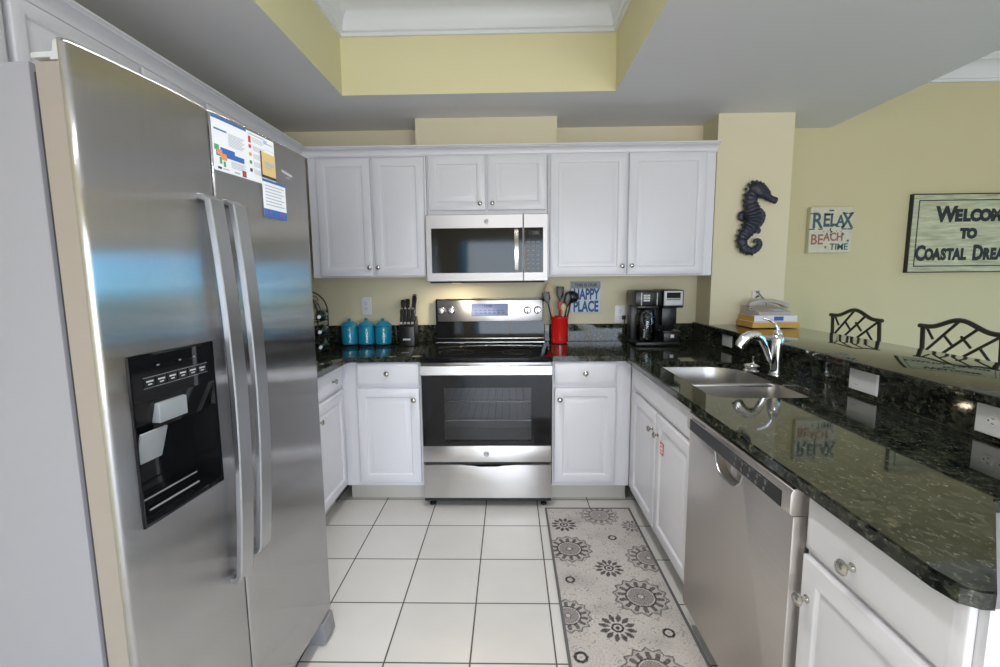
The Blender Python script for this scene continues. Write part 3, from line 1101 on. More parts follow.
# ------------------------------------------------------------------ microwave
MY = 2.930
root = thing('microwave_oven', 'stainless steel over-the-range microwave with black window under the short cabinet', 'microwave', (RXL + 0.001, MY, 0))
MWW, mz0, mz1 = 0.755, 1.346, 1.756
b = MB()
b.box(0.0, MWW, 0.030, YB - MY - 0.003, mz0, mz1, 0.003)
b.build('body', 'steel_m', root)
MB().box(0.02, MWW - 0.02, 0.010, YB - MY - 0.02, mz0 - 0.008, mz0 - 0.0005, 0.002).build('underside_vent', 'blackmatt', root)
sx = 0.603
wx0, wx1, wz0, wz1 = 0.034, MWW - 0.030, 1.400, 1.674


def mwface(x0, x1, ox0, ox1):
    """front panel with a rectangular opening"""
    bb = MB()
    O = [(x0, mz0 + 0.002), (x1, mz0 + 0.002), (x1, mz1), (x0, mz1)]
    I = [(ox0, wz0), (ox1, wz0), (ox1, wz1), (ox0, wz1)]
    bb.loft([[(p[0], 0.030, p[1]) for p in O], [(p[0], 0.003, p[1]) for p in O],
             [(p[0] + (0.003 if p[0] == x0 else -0.003), 0.0, p[1] + (0.003 if p[1] < 1.5 else -0.003)) for p in O],
             [(p[0], 0.0, p[1]) for p in I], [(p[0], 0.006, p[1]) for p in I], [(p[0], 0.030, p[1]) for p in I]], True, False, False)
    return bb


dm = mwface(0.0, sx - 0.0015, wx0, sx - 0.004).build('door', 'steel_m', root)
b = MB()
b.box(wx0, sx - 0.003, 0.004, 0.012, wz0, wz1)
b.build('window', 'blackgloss', dm, smooth=0)
round_emblem(dm, 0.376, -0.0002, 1.713, 0.014, 'lightgrey', 'grey')
b = MB()
b.tube([(0.560, -0.004, 1.662), (0.560, -0.030, 1.650), (0.560, -0.044, 1.600), (0.560, -0.049, 1.535), (0.560, -0.044, 1.468), (0.560, -0.030, 1.418), (0.560, -0.004, 1.406)],
       [1.0] * 7, flat=(0.026, 0.010, (0, 1, 0)))
b.build('handle', 'nickel', dm)
cp = mwface(sx + 0.0015, MWW, sx + 0.004, wx1).build('control_panel', 'steel_m', root)
b = MB()
b.box(sx + 0.003, wx1, 0.004, 0.012, wz0, wz1)
b.mi = 1
b.box(sx + 0.03, wx1 - 0.02, 0.0034, 0.004, 1.628, 1.656)
b.mi = 2
b.text('1:00', 0.022, (sx + 0.075, 0.0033, 1.642), 0.0003)
for r in range(7):
    for c in range(3):
        b.box(sx + 0.022 + c * 0.030, sx + 0.040 + c * 0.030, 0.0036, 0.004, 1.424 + r * 0.027, 1.428 + r * 0.027)
b.build('keypad', ['blackgloss', 'blackmatt', 'grey'], cp, smooth=0)
lamp = MB().box(0.14, 0.20, 0.13, 0.19, mz0 - 0.0105, mz0 - 0.008).build('cooktop_lamp', 'glow_amber', root, smooth=0)
area('microwave_lamp_light', (RXL + 0.17, MY + 0.16, mz0 - 0.013), (0, 0, 0), 0.05, 0.05, 2.2, (1.0, 0.84, 0.62))

# ------------------------------------------------------------------ dishwasher
DWY0, DWW = 1.714, 0.648
root = thing('dishwasher', 'stainless steel dishwasher with black button strip under the peninsula counter', 'dishwasher', (0.672, DWY0, 0), -pi / 2)
MB().box(0.006, DWW - 0.006, 0.045, 0.60, 0.10, 0.874).build('body', 'grey', root, smooth=0)
MB().box(0.006, DWW - 0.006, 0.09, 0.11, 0.001, 0.10).build('toe_board', 'blackmatt', root, smooth=0)
HX0, HX1, HZ = 0.225, 0.395, 0.738
b = MB()
# door skin with the notch for the pocket handle cut from its top edge
notch = [(HX1 + 0.010, 0.803), (HX1, 0.770), (HX1 - 0.025, HZ + 0.008), (HX1 - 0.05, HZ), (HX0 + 0.05, HZ), (HX0 + 0.025, HZ + 0.008), (HX0, 0.770), (HX0 - 0.010, 0.803)]
b.prism([(0.002, 0.105), (DWW - 0.002, 0.105), (DWW - 0.002, 0.803)] + notch + [(0.002, 0.803)], 0.0, 0.043, 'Y', 0.003)
dwd = b.build('door', 'steel_dw', root)
b = MB()
b.prism([(0.0, 0.805), (-0.008, 0.808), (-0.010, 0.816), (-0.010, 0.858), (-0.005, 0.870), (0.006, 0.876), (0.043, 0.876), (0.043, 0.805)], 0.0, DWW, 'X', 0.002)
b.build('control_header', 'steel_dw', dwd)
b = MB()
b.box(0.030, DWW - 0.035, -0.0118, -0.0100, 0.811, 0.853, 0.001, 1)
b.mi = 1
for i in range(9):
    b.box(0.045 + i * 0.013, 0.053 + i * 0.013, -0.0105, -0.0100, 0.857, 0.862)
for i in range(5):
    for r in range(2):
        b.lathe([(0.0055, -0.0117), (0.0055, -0.0124), (0.004, -0.0125)], 12, (0.375 + i * 0.040 + r * 0.006, 0, 0.822 + r * 0.019), 'Y')
for i in range(6):
    b.box(0.360 + i * 0.035, 0.380 + i * 0.035, -0.0121, -0.0117, 0.847, 0.8495)
b.build('button_strip', ['blackplastic', 'oven_grey'], dwd)
b = MB()
b.prism([(HX0 - 0.008, 0.803), (HX0 + 0.003, 0.770), (HX0 + 0.027, HZ + 0.010), (HX0 + 0.05, HZ + 0.003), (HX1 - 0.05, HZ + 0.003), (HX1 - 0.027, HZ + 0.010), (HX1 - 0.003, 0.770), (HX1 + 0.008, 0.803)],
        0.030, 0.040, 'Y')
b.tube([(HX0 - 0.008, 0.001, 0.800), (HX0 + 0.002, 0.001, 0.770), (HX0 + 0.026, 0.001, HZ + 0.010), (HX0 + 0.05, 0.001, HZ + 0.002), (HX1 - 0.05, 0.001, HZ + 0.002),
        (HX1 - 0.026, 0.001, HZ + 0.010), (HX1 - 0.002, 0.001, 0.770), (HX1 + 0.008, 0.001, 0.800)], 0.004, 8)
b.build('handle_pocket', 'handle', dwd)
MB().text('~', 0.03, (0.50, -0.0004, 0.16), 0.0003).build('emblem_or_glint', 'lightgrey', dwd)  # small reflected streak low on the door, drawn as a pale mark

# ------------------------------------------------------------------ refrigerator
FA, FB = Vector((-0.765, 0.832)), Vector((-0.705, 1.660))
frz = atan2(FB.y - FA.y, FB.x - FA.x)
root = thing('refrigerator', 'large stainless steel side-by-side refrigerator with ice dispenser along the left wall', 'refrigerator', (FA.x, FA.y, 0), frz)
FW, SP = 0.835, 0.361
Z0, Z1 = 0.105, 1.795


def skin(x, x0, x1, bulge=0.007):
    t = (x - x0) / (x1 - x0)
    return -bulge * (1 - (2 * t - 1) ** 2)


DX0, DX1, DZ0, DZ1 = 0.058, 0.298, 0.868, 1.228


def fdoor(name, x0, x1, label, hole=None):
    b = MB()
    n = 14
    xs = [x0 + (x1 - x0) * i / n for i in range(n + 1)]
    if hole:
        xs = sorted(set([x for x in xs if not (hole[0] - 0.012 < x < hole[0] + 0.012 or hole[1] - 0.012 < x < hole[1] + 0.012)] + [hole[0], hole[1]]))
    xs = xs[:1] + [x0 + 0.003, x0 + 0.008] + xs[1:-1] + [x1 - 0.008, x1 - 0.003] + xs[-1:]
    zs = [Z0, Z0 + 0.003, Z0 + 0.008] + ([hole[2], hole[3]] if hole else []) + [Z1 - 0.008, Z1 - 0.003, Z1]
    V = {}
    for i, x in enumerate(xs):
        for k, z in enumerate(zs):
            y = skin(x, x0, x1)
            if i in (0, len(xs) - 1):
                y += 0.004
            elif i in (1, len(xs) - 2):
                y += 0.0012
            if k in (0, len(zs) - 1):
                y += 0.004
            elif k in (1, len(zs) - 2):
                y += 0.0008
            V[i, k] = b.bm.verts.new((x, y, z))
    for i in range(len(xs) - 1):
        for k in range(len(zs) - 1):
            if hole and hole[0] - 1e-6 <= xs[i] < hole[1] - 1e-6 and zs[k] == hole[2]:
                continue
            b.bm.faces.new((V[i, k], V[i + 1, k], V[i + 1, k + 1], V[i, k + 1]))
    # returns to the back on the four outer edges
    per = [(i, 0) for i in range(len(xs))] + [(len(xs) - 1, k) for k in range(1, len(zs))] + [(i, len(zs) - 1) for i in range(len(xs) - 2, -1, -1)] + [(0, k) for k in range(len(zs) - 2, 0, -1)]
    back = [b.bm.verts.new((V[p].co.x, 0.016, V[p].co.z)) for p in per]
    for a in range(len(per)):
        c = (a + 1) % len(per)
        b.bm.faces.new((V[per[a]], V[per[c]], back[c], back[a]))
    o = b.build(name, 'steel_v', root, smooth=50)
    eb = MB()
    if hole:
        eb.box(x0 + 0.0005, hole[0], 0.0165, 0.062, Z0, Z1 - 0.037)
        eb.box(hole[1], x1 - 0.0005, 0.0165, 0.062, Z0, Z1 - 0.037)
        eb.box(hole[0], hole[1], 0.0165, 0.062, Z0, hole[2])
        eb.box(hole[0], hole[1], 0.0165, 0.062, hole[3], Z1 - 0.037)
    else:
        eb.box(x0 + 0.0005, x1 - 0.0005, 0.0165, 0.062, Z0, Z1 - 0.037, 0.002, 1)
    eb.build('door_edge', 'door_side', o, smooth=0)
    MB().prism([(0.017, Z1 - 0.002), (0.024, Z1 - 0.002), (0.034, Z1 - 0.034), (0.017, Z1 - 0.034)], x0 + 0.002, x1 - 0.002, 'X').build('top_cap', 'lightgrey', o, smooth=0)
    MB().box(x0 + 0.008, x1 - 0.008, 0.062, 0.074, Z0 + 0.01, Z1 - 0.05).build('seal', 'seal', o, smooth=0)
    return o


NX = 0.013   # near edge of the fridge along its front
fz = fdoor('freezer_door', NX, SP - 0.003, None, (DX0, DX1, DZ0, DZ1))
fd = fdoor('fresh_food_door', SP + 0.003, FW, None)
# door handles: flat bowed bars either side of the split
for dobj, xc in ((fz, SP - 0.043), (fd, SP + 0.044)):
    pts = []
    for i in range(15):
        t = i / 14
        z = 1.566 - t * (0.962 if xc < SP else 0.935)
        o_ = 0.010 + 0.030 * (1 - (2 * t - 0.9) ** 2 / 1.21) ** 1.0 + 0.012 * t
        pts.append((xc, -o_ - 0.008, z))
    pts = [(xc, -0.002, pts[0][2] + 0.010), (xc, -0.012, pts[0][2] + 0.008)] + pts + [(xc, -0.020, pts[-1][2] - 0.014), (xc, -0.002, pts[-1][2] - 0.018)]
    b = MB().tube(pts, [0.9, 0.95] + [1.0] * 15 + [0.95, 0.9], flat=(0.052, 0.016, (0, -1, 0)))
    b.build('handle', 'handle', dobj)
# dispenser
b = MB()
ys = -0.008
b.loft([[(DX0, ys + 0.004, DZ0), (DX1, ys + 0.004, DZ0), (DX1, ys + 0.004, DZ1), (DX0, ys + 0.004, DZ1)],
        [(DX0 + 0.001, ys - 0.001, DZ0 + 0.001), (DX1 - 0.001, ys - 0.001, DZ0 + 0.001), (DX1 - 0.001, ys - 0.001, DZ1 - 0.001), (DX0 + 0.001, ys - 0.001, DZ1 - 0.001)],
        [(DX0 + 0.006, ys + 0.001, DZ0 + 0.006), (DX1 - 0.006, ys + 0.001, DZ0 + 0.006), (DX1 - 0.006, ys + 0.001, DZ1 - 0.006), (DX0 + 0.006, ys + 0.001, DZ1 - 0.006)]], True, False, False)
disp = b.build('dispenser_frame', 'blackgloss', fz)
b = MB()
# slanted control face, cavity, floor
xa, xb = DX0 + 0.005, DX1 - 0.005
b.prism([(ys + 0.001, DZ1 - 0.005), (ys + 0.001, 1.130), (0.010, 1.060), (0.018, 1.060), (0.018, DZ1 - 0.005)], xa, xb, 'X')
b.box(xa, xb, 0.058, 0.061, DZ0 + 0.005, 1.07)
b.box(xa, xa + 0.002, ys + 0.002, 0.058, DZ0 + 0.005, 1.07)
b.box(xb - 0.002, xb, ys + 0.002, 0.058, DZ0 + 0.005, 1.07)
b.prism([(ys + 0.002, DZ0 + 0.005), (ys + 0.002, DZ0 + 0.012), (0.058, DZ0 + 0.030), (0.058, DZ0 + 0.005)], xa, xb, 'X')
b.build('dispenser_recess', 'blackgloss', fz, smooth=0)
b = MB()
for i in range(6):
    x = 0.092 + i * 0.0300
    b.mi = 0
    b.box(x, x + 0.026, ys - 0.0006, ys + 0.001, 1.158, 1.176)
    b.mi = 1
    b.box(x + 0.004, x + 0.022, ys - 0.0010, ys - 0.0006, 1.168, 1.171)
    b.box(x + 0.008, x + 0.018, ys - 0.0010, ys - 0.0006, 1.162, 1.1645)
b.mi = 1
b.mi = 2
for x0, x1, z0, z1 in ((0.090, 0.272, 1.1775, 1.1785), (0.090, 0.272, 1.1555, 1.1565)):
    b.box(x0, x1, ys - 0.0010, ys + 0.001, z0, z1)
for x in (0.128, 0.188, 0.230):
    b.box(x, x + 0.005, ys - 0.0010, ys + 0.001, 1.198, 1.201)
b.build('dispenser_buttons', ['blackplastic', 'lightgrey', 'grey'], fz, smooth=0)
b = MB().box(0.116, 0.194, -0.0135, 0.012, 1.076, 1.119, 0.002)
b.build('dispenser_chute', 'chute', fz)
b = MB().prism([(-0.010, 1.064), (-0.006, 1.066), (0.014, 1.000), (0.010, 0.997)], 0.070, 0.138, 'X', 0.001)
b.build('dispenser_paddle', 'chute', fz)
b = MB().tube([(xa + 0.02, 0.000, DZ0 + 0.030), (xb - 0.07, 0.000, DZ0 + 0.030)], 0.0022, 6)
b.tube([(xa + 0.02, 0.020, DZ0 + 0.045), (xb - 0.05, 0.020, DZ0 + 0.045)], 0.002, 6)
b.build('drip_tray_rail', 'grey', fz)
# small script badge high on the right-hand door
b = MB()
yb_ = skin(0.69, SP, FW) - 0.0006
for i in range(7):
    x = 0.668 + i * 0.0085
    b.tube([(x, yb_, 1.708 - 0.001 * i), (x + 0.003, yb_, 1.717 - 0.001 * i), (x + 0.006, yb_, 1.708 - 0.001 * i)], 0.0009, 5)
b.tube([(0.690, yb_, 1.694), (0.700, yb_, 1.698), (0.712, yb_, 1.694)], 0.0009, 5)
b.build('badge', 'lightgrey', fd)
# case, hinge covers, grille, foot
MB().box(NX + 0.003, FW - 0.004, 0.078, 0.835, 0.05, 1.763, 0.004).build('case', 'case', root)
for x0, x1 in ((NX + 0.002, 0.080), (FW - 0.060, FW - 0.002)):
    MB().box(x0, x1, 0.026, 0.072, 1.7655, 1.776, 0.003).build('hinge_cover', 'lightgrey', root)
MB().box(SP - 0.0028, SP + 0.0028, 0.004, 0.077, Z0, Z1 - 0.04).build('gap_shade_strip', 'seal', root, smooth=0)  # dark strip standing in for the shade in the gap between the doors
MB().box(0.04, FW - 0.02, 0.050, 0.078, 0.025, 0.10, 0.004).build('base_grille', 'blackplastic', root)
b = MB()
b.prism([(-0.012, 0.022), (-0.004, 0.090), (0.014, 0.098), (0.060, 0.098), (0.060, 0.0005), (0.004, 0.0005)], FW - 0.075, FW + 0.003, 'X', 0.004)
b.build('foot_cover', 'grey', root)
MB().lathe([(0.018, 0.0005), (0.018, 0.03), (0.010, 0.05)], 12, (0.05, 0.12, 0)).build('foot', 'blackmatt', root)
MB().lathe([(0.018, 0.0005), (0.018, 0.03), (0.010, 0.05)], 12, (0.05, 0.78, 0)).build('foot', 'blackmatt', root)
MB().lathe([(0.018, 0.0005), (0.018, 0.03), (0.010, 0.05)], 12, (FW - 0.05, 0.78, 0)).build('foot', 'blackmatt', root)


# papers on the fridge door (curved to the door skin)
def paper(name, label, cat, x0, x1, z0, z1, items, mats, off, slant=0.0):
    """items: (u0,u1,v0,v1,material) in paper units, u from left, v from top; every bar is part of the printed face"""
    b = MB()

    def rect(u0, u1, v0, v1, mi, lift):
        b.mi = mi
        X0, X1 = x0 + (x1 - x0) * u0, x0 + (x1 - x0) * u1
        n = max(1, int(6 * (u1 - u0)))
        fr, bk = [], []
        for i in range(n + 1):
            x = X0 + (X1 - X0) * i / n
            y = skin(x, SP + 0.003, FW) - off
            za = z1 - (z1 - z0) * v0
            zb = z1 - (z1 - z0) * v1
            fr.append(((x, y - lift, za), (x, y - lift, zb)))
            bk.append(((x, y - lift + 0.0006, za), (x, y - lift + 0.0006, zb)))
        loops = []
        for f_, k_ in zip(fr, bk):
            loops.append([f_[0], f_[1], k_[1], k_[0]])
        b.loft(loops)
    rect(0, 1, 0, 1, 0, 0.0007)
    for it in items:
        rect(it[0], it[1], it[2], it[3], it[4], 0.0010 + (it[5] if len(it) > 5 else 0) * 0.0003)
    o = b.build(name, mats, None, smooth=0, loc=(FA.x, FA.y, 0), rz=frz)
    return tag(o, label, cat)


its = [(0, 0.50, 0.0, 0.05, 1), (0.03, 0.20, 0.22, 0.25, 1), (0.04, 0.44, 0.62, 0.72, 1, 0), (0.10, 0.30, 0.55, 0.62, 1)]
for i in range(9):
    its.append((0.22, 0.46 - 0.02 * (i % 3), 0.24 + i * 0.028, 0.25 + i * 0.028, 2))
for i in range(5):
    its.append((0.24, 0.46 - 0.03 * (i % 2), 0.76 + i * 0.026, 0.77 + i * 0.026, 2))
its += [(0.02, 0.08, 0.52, 0.62, 5), (0.05, 0.12, 0.60, 0.70, 4), (0.10, 0.18, 0.66, 0.78, 4), (0.08, 0.11, 0.74, 0.86, 5), (0.13, 0.16, 0.80, 0.90, 5)]
its += [(0.05, 0.10, 0.92, 0.96, 6), (0.12, 0.20, 0.93, 0.95, 2), (0.28, 0.36, 0.93, 0.96, 2), (0.40, 0.46, 0.86, 0.98, 6), (0.41, 0.45, 0.88, 0.96, 3, 1)]
for k, (v, c) in enumerate(((0.10, 3), (0.27, 3), (0.43, 4), (0.59, 5), (0.75, 6))):
    its.append((0.53, 0.57, v, v + (0.13 if k == 0 else 0.07), c))
    for i in range(4):
        its.append((0.60, 0.80 - 0.03 * (i % 2), v + 0.005 + i * 0.026, v + 0.014 + i * 0.026, 2))
its += [(0.80, 0.86, 0.05, 0.13, 7), (0.86, 0.97, 0.10, 0.12, 2), (0.53, 0.80, 0.04, 0.06, 2), (0.80, 0.98, 0.24, 0.245, 2)]
paper('information_flyer', 'white printed flyer with coloured icons at the top of the fridge door', 'flyer', 0.366, 0.628, 1.652, 1.786, its,
      ['paper', 'blue_ink', 'grey_ink', 'red_ink', 'orange_ink', 'green_ink', 'dark_ink', 'ltblue_ink'], 0.0002)
paper('sticky_note', 'tan yellow card pinned over the right edge of the white flyer', 'note', 0.554, 0.628, 1.672, 1.744,
      [(0, 0.07, 0, 1, 1), (0.0, 1, 0.9, 1, 1), (0.25, 0.85, 0.35, 0.48, 2), (0.25, 0.7, 0.55, 0.6, 2)], ['yellow_paper', 'dark_ink', 'grey_ink'], 0.0016)
its = [(0, 1, 0, 0.06, 1), (0, 1, 0.78, 1, 1), (0.1, 0.9, 0.84, 0.92, 3)] + [(0.10, 0.92 - 0.12 * (i % 2), 0.14 + i * 0.085, 0.165 + i * 0.085, 2) for i in range(7)]
paper('notice_card', 'blue and white notice card below the tan note on the fridge', 'card', 0.556, 0.678, 1.560, 1.668, its,
      ['paper', 'blue_ink', 'grey_ink', 'red_ink'], 0.0008)


# ------------------------------------------------------------------ outlets and plates
def plate(label, cat, name, w, h, loc, rz, kind):
    root = thing(name, label, cat, loc, rz)
    MB().rings(-w / 2, w / 2, -h / 2, h / 2, [(0, 0), (0, -0.003), (0.003, -0.006), (0.006, -0.0065)]).build('cover_plate', 'jackplate' if kind == 'none' else 'whiteplastic', root)
    if kind == 'duplex_v' or kind == 'duplex_h':
        for s in (-1, 1):
            cx, cz = (0, s * 0.020) if kind == 'duplex_v' else (s * 0.022, 0)
            b = MB()
            b.lathe([(0.0165, -0.0064), (0.0165, -0.0080), (0.014, -0.0086)], 20, (cx, 0, cz), 'Y')
            b.mi = 1
            if kind == 'duplex_v':
                sl = ((-0.007, 0.004, 0.0012, 0.004), (0.007, 0.004, 0.0012, 0.004), (0, -0.008, 0.0022, 0.0022))
            else:
                sl = ((0.004, -0.007, 0.004, 0.0012), (0.004, 0.007, 0.004, 0.0012), (-0.008, 0, 0.0022, 0.0022))
            for ox, oz, hw, hh in sl:
                b.box(cx + ox - hw, cx + ox + hw, -0.0090, -0.0086, cz + oz - hh, cz + oz + hh)
            b.build('socket', ['whiteplastic', 'blackmatt'], root)
    elif kind == 'rocker':
        MB().rings(-0.034, 0.034, -0.018, 0.018, [(0, -0.006), (0, -0.0075), (0.002, -0.0085)]).build('rocker_switch', 'whiteplastic', root)
    elif kind == 'blank':
        b = MB()
        b.box(-0.042, -0.018, -0.0069, -0.0064, -0.022, -0.019)
        b.build('screw_slot', 'lightgrey', root, smooth=0)
    return root


plate('white wall outlet above the turquoise canisters', 'outlet', 'wall_outlet', 0.072, 0.128, (-1.027, YB - 0.0005, 1.175), 0, 'duplex_v')
plate('white wall outlet beside the coffee maker with a black plug in it', 'outlet', 'wall_outlet', 0.072, 0.125, (0.778, YB - 0.0005, 1.105), 0, 'duplex_v')
plate('white switch plate on the granite splash behind the far sink bowl', 'switch plate', 'switch_plate', 0.125, 0.068, (SX + 0.0003, 2.877, 0.971), -pi / 2, 'rocker')
plate('blank white cover plate on the granite splash between the switch and the nearest outlet', 'cover plate', 'blank_plate', 0.142, 0.086, (SX + 0.0003, 1.760, 0.974), -pi / 2, 'blank')
plate('white outlet laid sideways in the granite splash at the near end of the peninsula', 'outlet', 'wall_outlet', 0.142, 0.086, (SX + 0.0003, 1.258, 0.970), -pi / 2, 'duplex_h')
plate('white phone jack plate on the yellow pier above the telephone', 'phone jack', 'phone_jack', 0.07, 0.115, (1.612, COLY - 0.0005, 1.215), 0, 'none')

# ------------------------------------------------------------------ canisters
root = thing('kitchen_canister', 'leftmost of the three turquoise lidded canisters, farthest from the knife block', 'canister', (-1.127, 3.238, CZ1 + 0.001), radians(17), 'turquoise canisters')
root.scale = (1.0, 1.0, 0.92)
r_ = 0.057
MB().lathe([(r_ - 0.004, 0), (r_, 0.004), (r_, 0.128), (r_ - 0.002, 0.134), (r_ - 0.006, 0.136)], 36).build('jar', 'teal', root)
lid = MB().lathe([(r_ - 0.006, 0.1362), (r_ + 0.0015, 0.137), (r_ + 0.002, 0.142), (r_ - 0.001, 0.146), (r_ - 0.010, 0.158), (r_ - 0.024, 0.169), (0.013, 0.174), (0.011, 0.177)], 36).build('lid', 'teal', root)
MB().lathe([(0.009, 0.1765), (0.011, 0.180), (0.011, 0.192), (0.008, 0.195), (0.0, 0.1955)], 18).build('lid_knob', 'teal', lid)


def canister_words(parent, word):
    b = MB()
    n = len(word)
    for i, chx in enumerate(word):
        b.text(chx, 0.026, (0, -r_ - 0.0006, 0.110 - i * 0.088 / max(1, n - 1)), 0.0006, 0.0002)
    return b.build('lettering', MT['pale_ink'], parent)


c2 = dup(root, 'middle one of the three turquoise lidded canisters', (-1.008, 3.238, CZ1 + 0.001))
c3 = dup(root, 'rightmost of the three turquoise lidded canisters, nearest the knife block', (-0.889, 3.238, CZ1 + 0.001))
canister_words(root, 'TEA')
canister_words(c2, 'SUGAR')
canister_words(c3, 'FLOUR')

# ------------------------------------------------------------------ knife block and knives
KB = (-0.703, 3.190, CZ1 + 0.001)
root = thing('knife_block', 'black slotted knife block left of the range', 'knife block', KB, 0)
b = MB()
b.prism([(-0.055, 0.0), (-0.055, 0.128), (-0.030, 0.150), (0.065, 0.190), (0.085, 0.150), (0.085, 0.0)], -0.052, 0.052, 'X', 0.004)
b.build('block', 'blackplastic', root)
MB().box(-0.026, 0.026, -0.0572, -0.0552, 0.036, 0.048, 0.0008, 1).build('name_plate', 'lightgrey', root)


def knife(label, x, y, z, L_, lean, w=0.018, steel_end=True):
    """handle only stands out of the block; blade goes down inside it"""
    kr = thing('steak_knife' if L_ < 0.12 else 'kitchen_knife', label, 'knife', (KB[0] + x, KB[1] + y, KB[2] + z), 0, 'knives in the block')
    t = Vector((lean, 0.30, 1.0)).normalized()
    P = lambda s: tuple(t * s)
    MB().tube([P(-0.055), P(-0.002)], [1.0, 1.0], flat=(0.0016, 0.013, (1, 0, 0))).build('blade', 'nickel', kr)
    MB().tube([P(-0.004), P(0.012)], [1.0, 0.95], flat=(0.014, w * 0.95, (1, 0, 0))).build('bolster', 'chrome', kr)
    MB().tube([P(0.0125), P(L_ * 0.3), P(L_ * 0.6), P(L_ * 0.92), P(L_)], [0.92, 1.0, 0.92, 1.08, 0.75], flat=(0.016, w, (1, 0, 0))).build('handle', 'blackplastic', kr)
    if steel_end:
        MB().tube([P(L_ + 0.0003), P(L_ + 0.012)], [0.9, 0.7], flat=(0.014, w, (1, 0, 0))).build('end_cap', 'chrome', kr)


for i, wd in enumerate(('leftmost', 'second from the left', 'third from the left', 'rightmost')):
    knife(f'steel-capped steak knife, {wd} of four in the front row of the block', -0.037 + i * 0.0245, -0.036, 0.147, 0.100, -0.02 + 0.02 * i, 0.0215)
knife('large black-handled kitchen knife at the left of the back row of the block', -0.034, 0.018, 0.171, 0.140, -0.07, 0.029, False)
knife('large black-handled kitchen knife in the middle of the back row of the block', -0.006, 0.018, 0.171, 0.146, -0.03, 0.029, False)
knife('longest knife with steel end cap standing highest at the right of the block', 0.030, 0.018, 0.171, 0.168, 0.05, 0.030, True)

# ------------------------------------------------------------------ red crock with utensils
CR = Vector((0.341, 3.215, CZ1 + 0.001))
ob = MB().lathe([(0.050, 0), (0.056, 0.004), (0.058, 0.02), (0.058, 0.168), (0.061, 0.174), (0.061, 0.182), (0.058, 0.186), (0.053, 0.184), (0.051, 0.170), (0.051, 0.012), (0.0, 0.010)], 40
                ).build('utensil_crock', 'red', None, loc=CR)
tag(ob, 'red ceramic crock holding cooking utensils right of the range', 'crock')


def utensil(name, label, cat, dx, dy, lx, ly, L_, head, mh, mhead):
    """stick standing in the crock, leaning by (lx,ly); head = list of (along, half width, half thick)"""
    r_ = thing(name, label, cat, tuple(CR + Vector((dx, dy, 0.014))))
    t = Vector((lx, ly, 1.0)).normalized()
    side = Vector((1, 0, 0)) - t * t.x
    side.normalize()
    nr = t.cross(side)
    MB().tube([tuple(t * 0.0), tuple(t * (L_ * 0.5)), tuple(t * (L_ - 0.0005))], [0.0055, 0.006, 0.005], 8).build('handle', mh, r_)
    b = MB()
    lps = []
    for s, w, h in head:
        c = t * (L_ + s)
        lps.append([tuple(c + side * (w * cos(k * pi / 6)) + nr * (h * sin(k * pi / 6))) for k in range(12)])
    b.loft(lps)
    b.build('head', mhead, r_, smooth=60)


spoon = [(0.0, 0.006, 0.005), (0.012, 0.010, 0.006), (0.030, 0.022, 0.006), (0.055, 0.027, 0.006), (0.080, 0.024, 0.005), (0.098, 0.012, 0.004), (0.103, 0.003, 0.002)]
spat = [(0.0, 0.007, 0.004), (0.02, 0.018, 0.004), (0.035, 0.030, 0.003), (0.085, 0.034, 0.003), (0.095, 0.032, 0.002)]
ladle = [(0.0, 0.006, 0.005), (0.008, 0.024, 0.012), (0.022, 0.042, 0.024), (0.045, 0.050, 0.030), (0.066, 0.044, 0.026), (0.082, 0.022, 0.016), (0.086, 0.004, 0.004)]
utensil('wooden_spoon', 'tall pale wooden spoon standing highest in the red crock', 'spoon', -0.012, 0.012, -0.165, 0.02, 0.300, spoon, 'woodlight', 'woodlight')
utensil('wooden_spoon', 'short wooden spoon leaning forward at the front of the red crock', 'spoon', 0.010, -0.028, 0.05, -0.02, 0.200, [(a * 0.62, w_ * 0.75, h_) for a, w_, h_ in spoon], 'woodlight', 'woodlight')
utensil('black_spatula', 'black spatula leaning left in the red crock', 'spatula', -0.020, -0.010, -0.235, 0.0, 0.270, [(a * 0.8, w_ * 0.8, h_) for a, w_, h_ in spat], 'blackplastic', 'blackplastic')
utensil('black_turner', 'black turner standing upright in the middle of the red crock', 'turner', 0.0, 0.028, 0.02, 0.05, 0.280, [(a, w_ * 0.8, h_) for a, w_, h_ in spat], 'blackplastic', 'blackplastic')
utensil('red_spatula', 'red silicone spatula standing low in the middle of the red crock', 'spatula', 0.0, -0.008, 0.02, 0.0, 0.205, [(a * 0.7, w_ * 0.62, h_) for a, w_, h_ in spat], 'redplastic', 'redplastic')
utensil('black_ladle', 'big round black ladle leaning right in the red crock', 'ladle', 0.020, 0.0, 0.205, 0.03, 0.265, ladle, 'blackplastic', 'blackplastic')
utensil('black_serving_spoon', 'black serving spoon leaning right in front of the ladle in the red crock', 'spoon', 0.012, -0.018, 0.135, -0.05, 0.235, spoon, 'blackplastic', 'blackplastic')

# ------------------------------------------------------------------ happy place sign
HX, HZc, HW, HH = 0.532, 1.228, 0.212, 0.222
root = thing('happy_place_sign', 'small square blue and white wall sign reading HAPPY PLACE beside the crock', 'sign', (HX, YB - 0.001, HZc))
MB().box(-HW / 2, HW / 2, -0.018, 0, -HH / 2, HH / 2, 0.002, 1).build('board', 'happyface', root, smooth=0)
MB().box(-HW / 2 + 0.003, HW / 2 - 0.003, -0.0188, -0.0182, 0.060, HH / 2 - 0.003).build('top_band', 'happygrey', root, smooth=0)
b = MB()
b.text('HAPPY', 0.104, (0.004, -0.0192, 0.016), 0.0006, 0.0040, 0.57)
b.text('PLACE', 0.104, (0.002, -0.0192, -0.070), 0.0006, 0.0040, 0.59)
b.mi = 1
b.text('THIS IS OUR', 0.030, (0.0, -0.0194, 0.082), 0.0004, 0.0006, 0.95)
b.build('lettering', ['happyblue', 'dark_ink'], root)

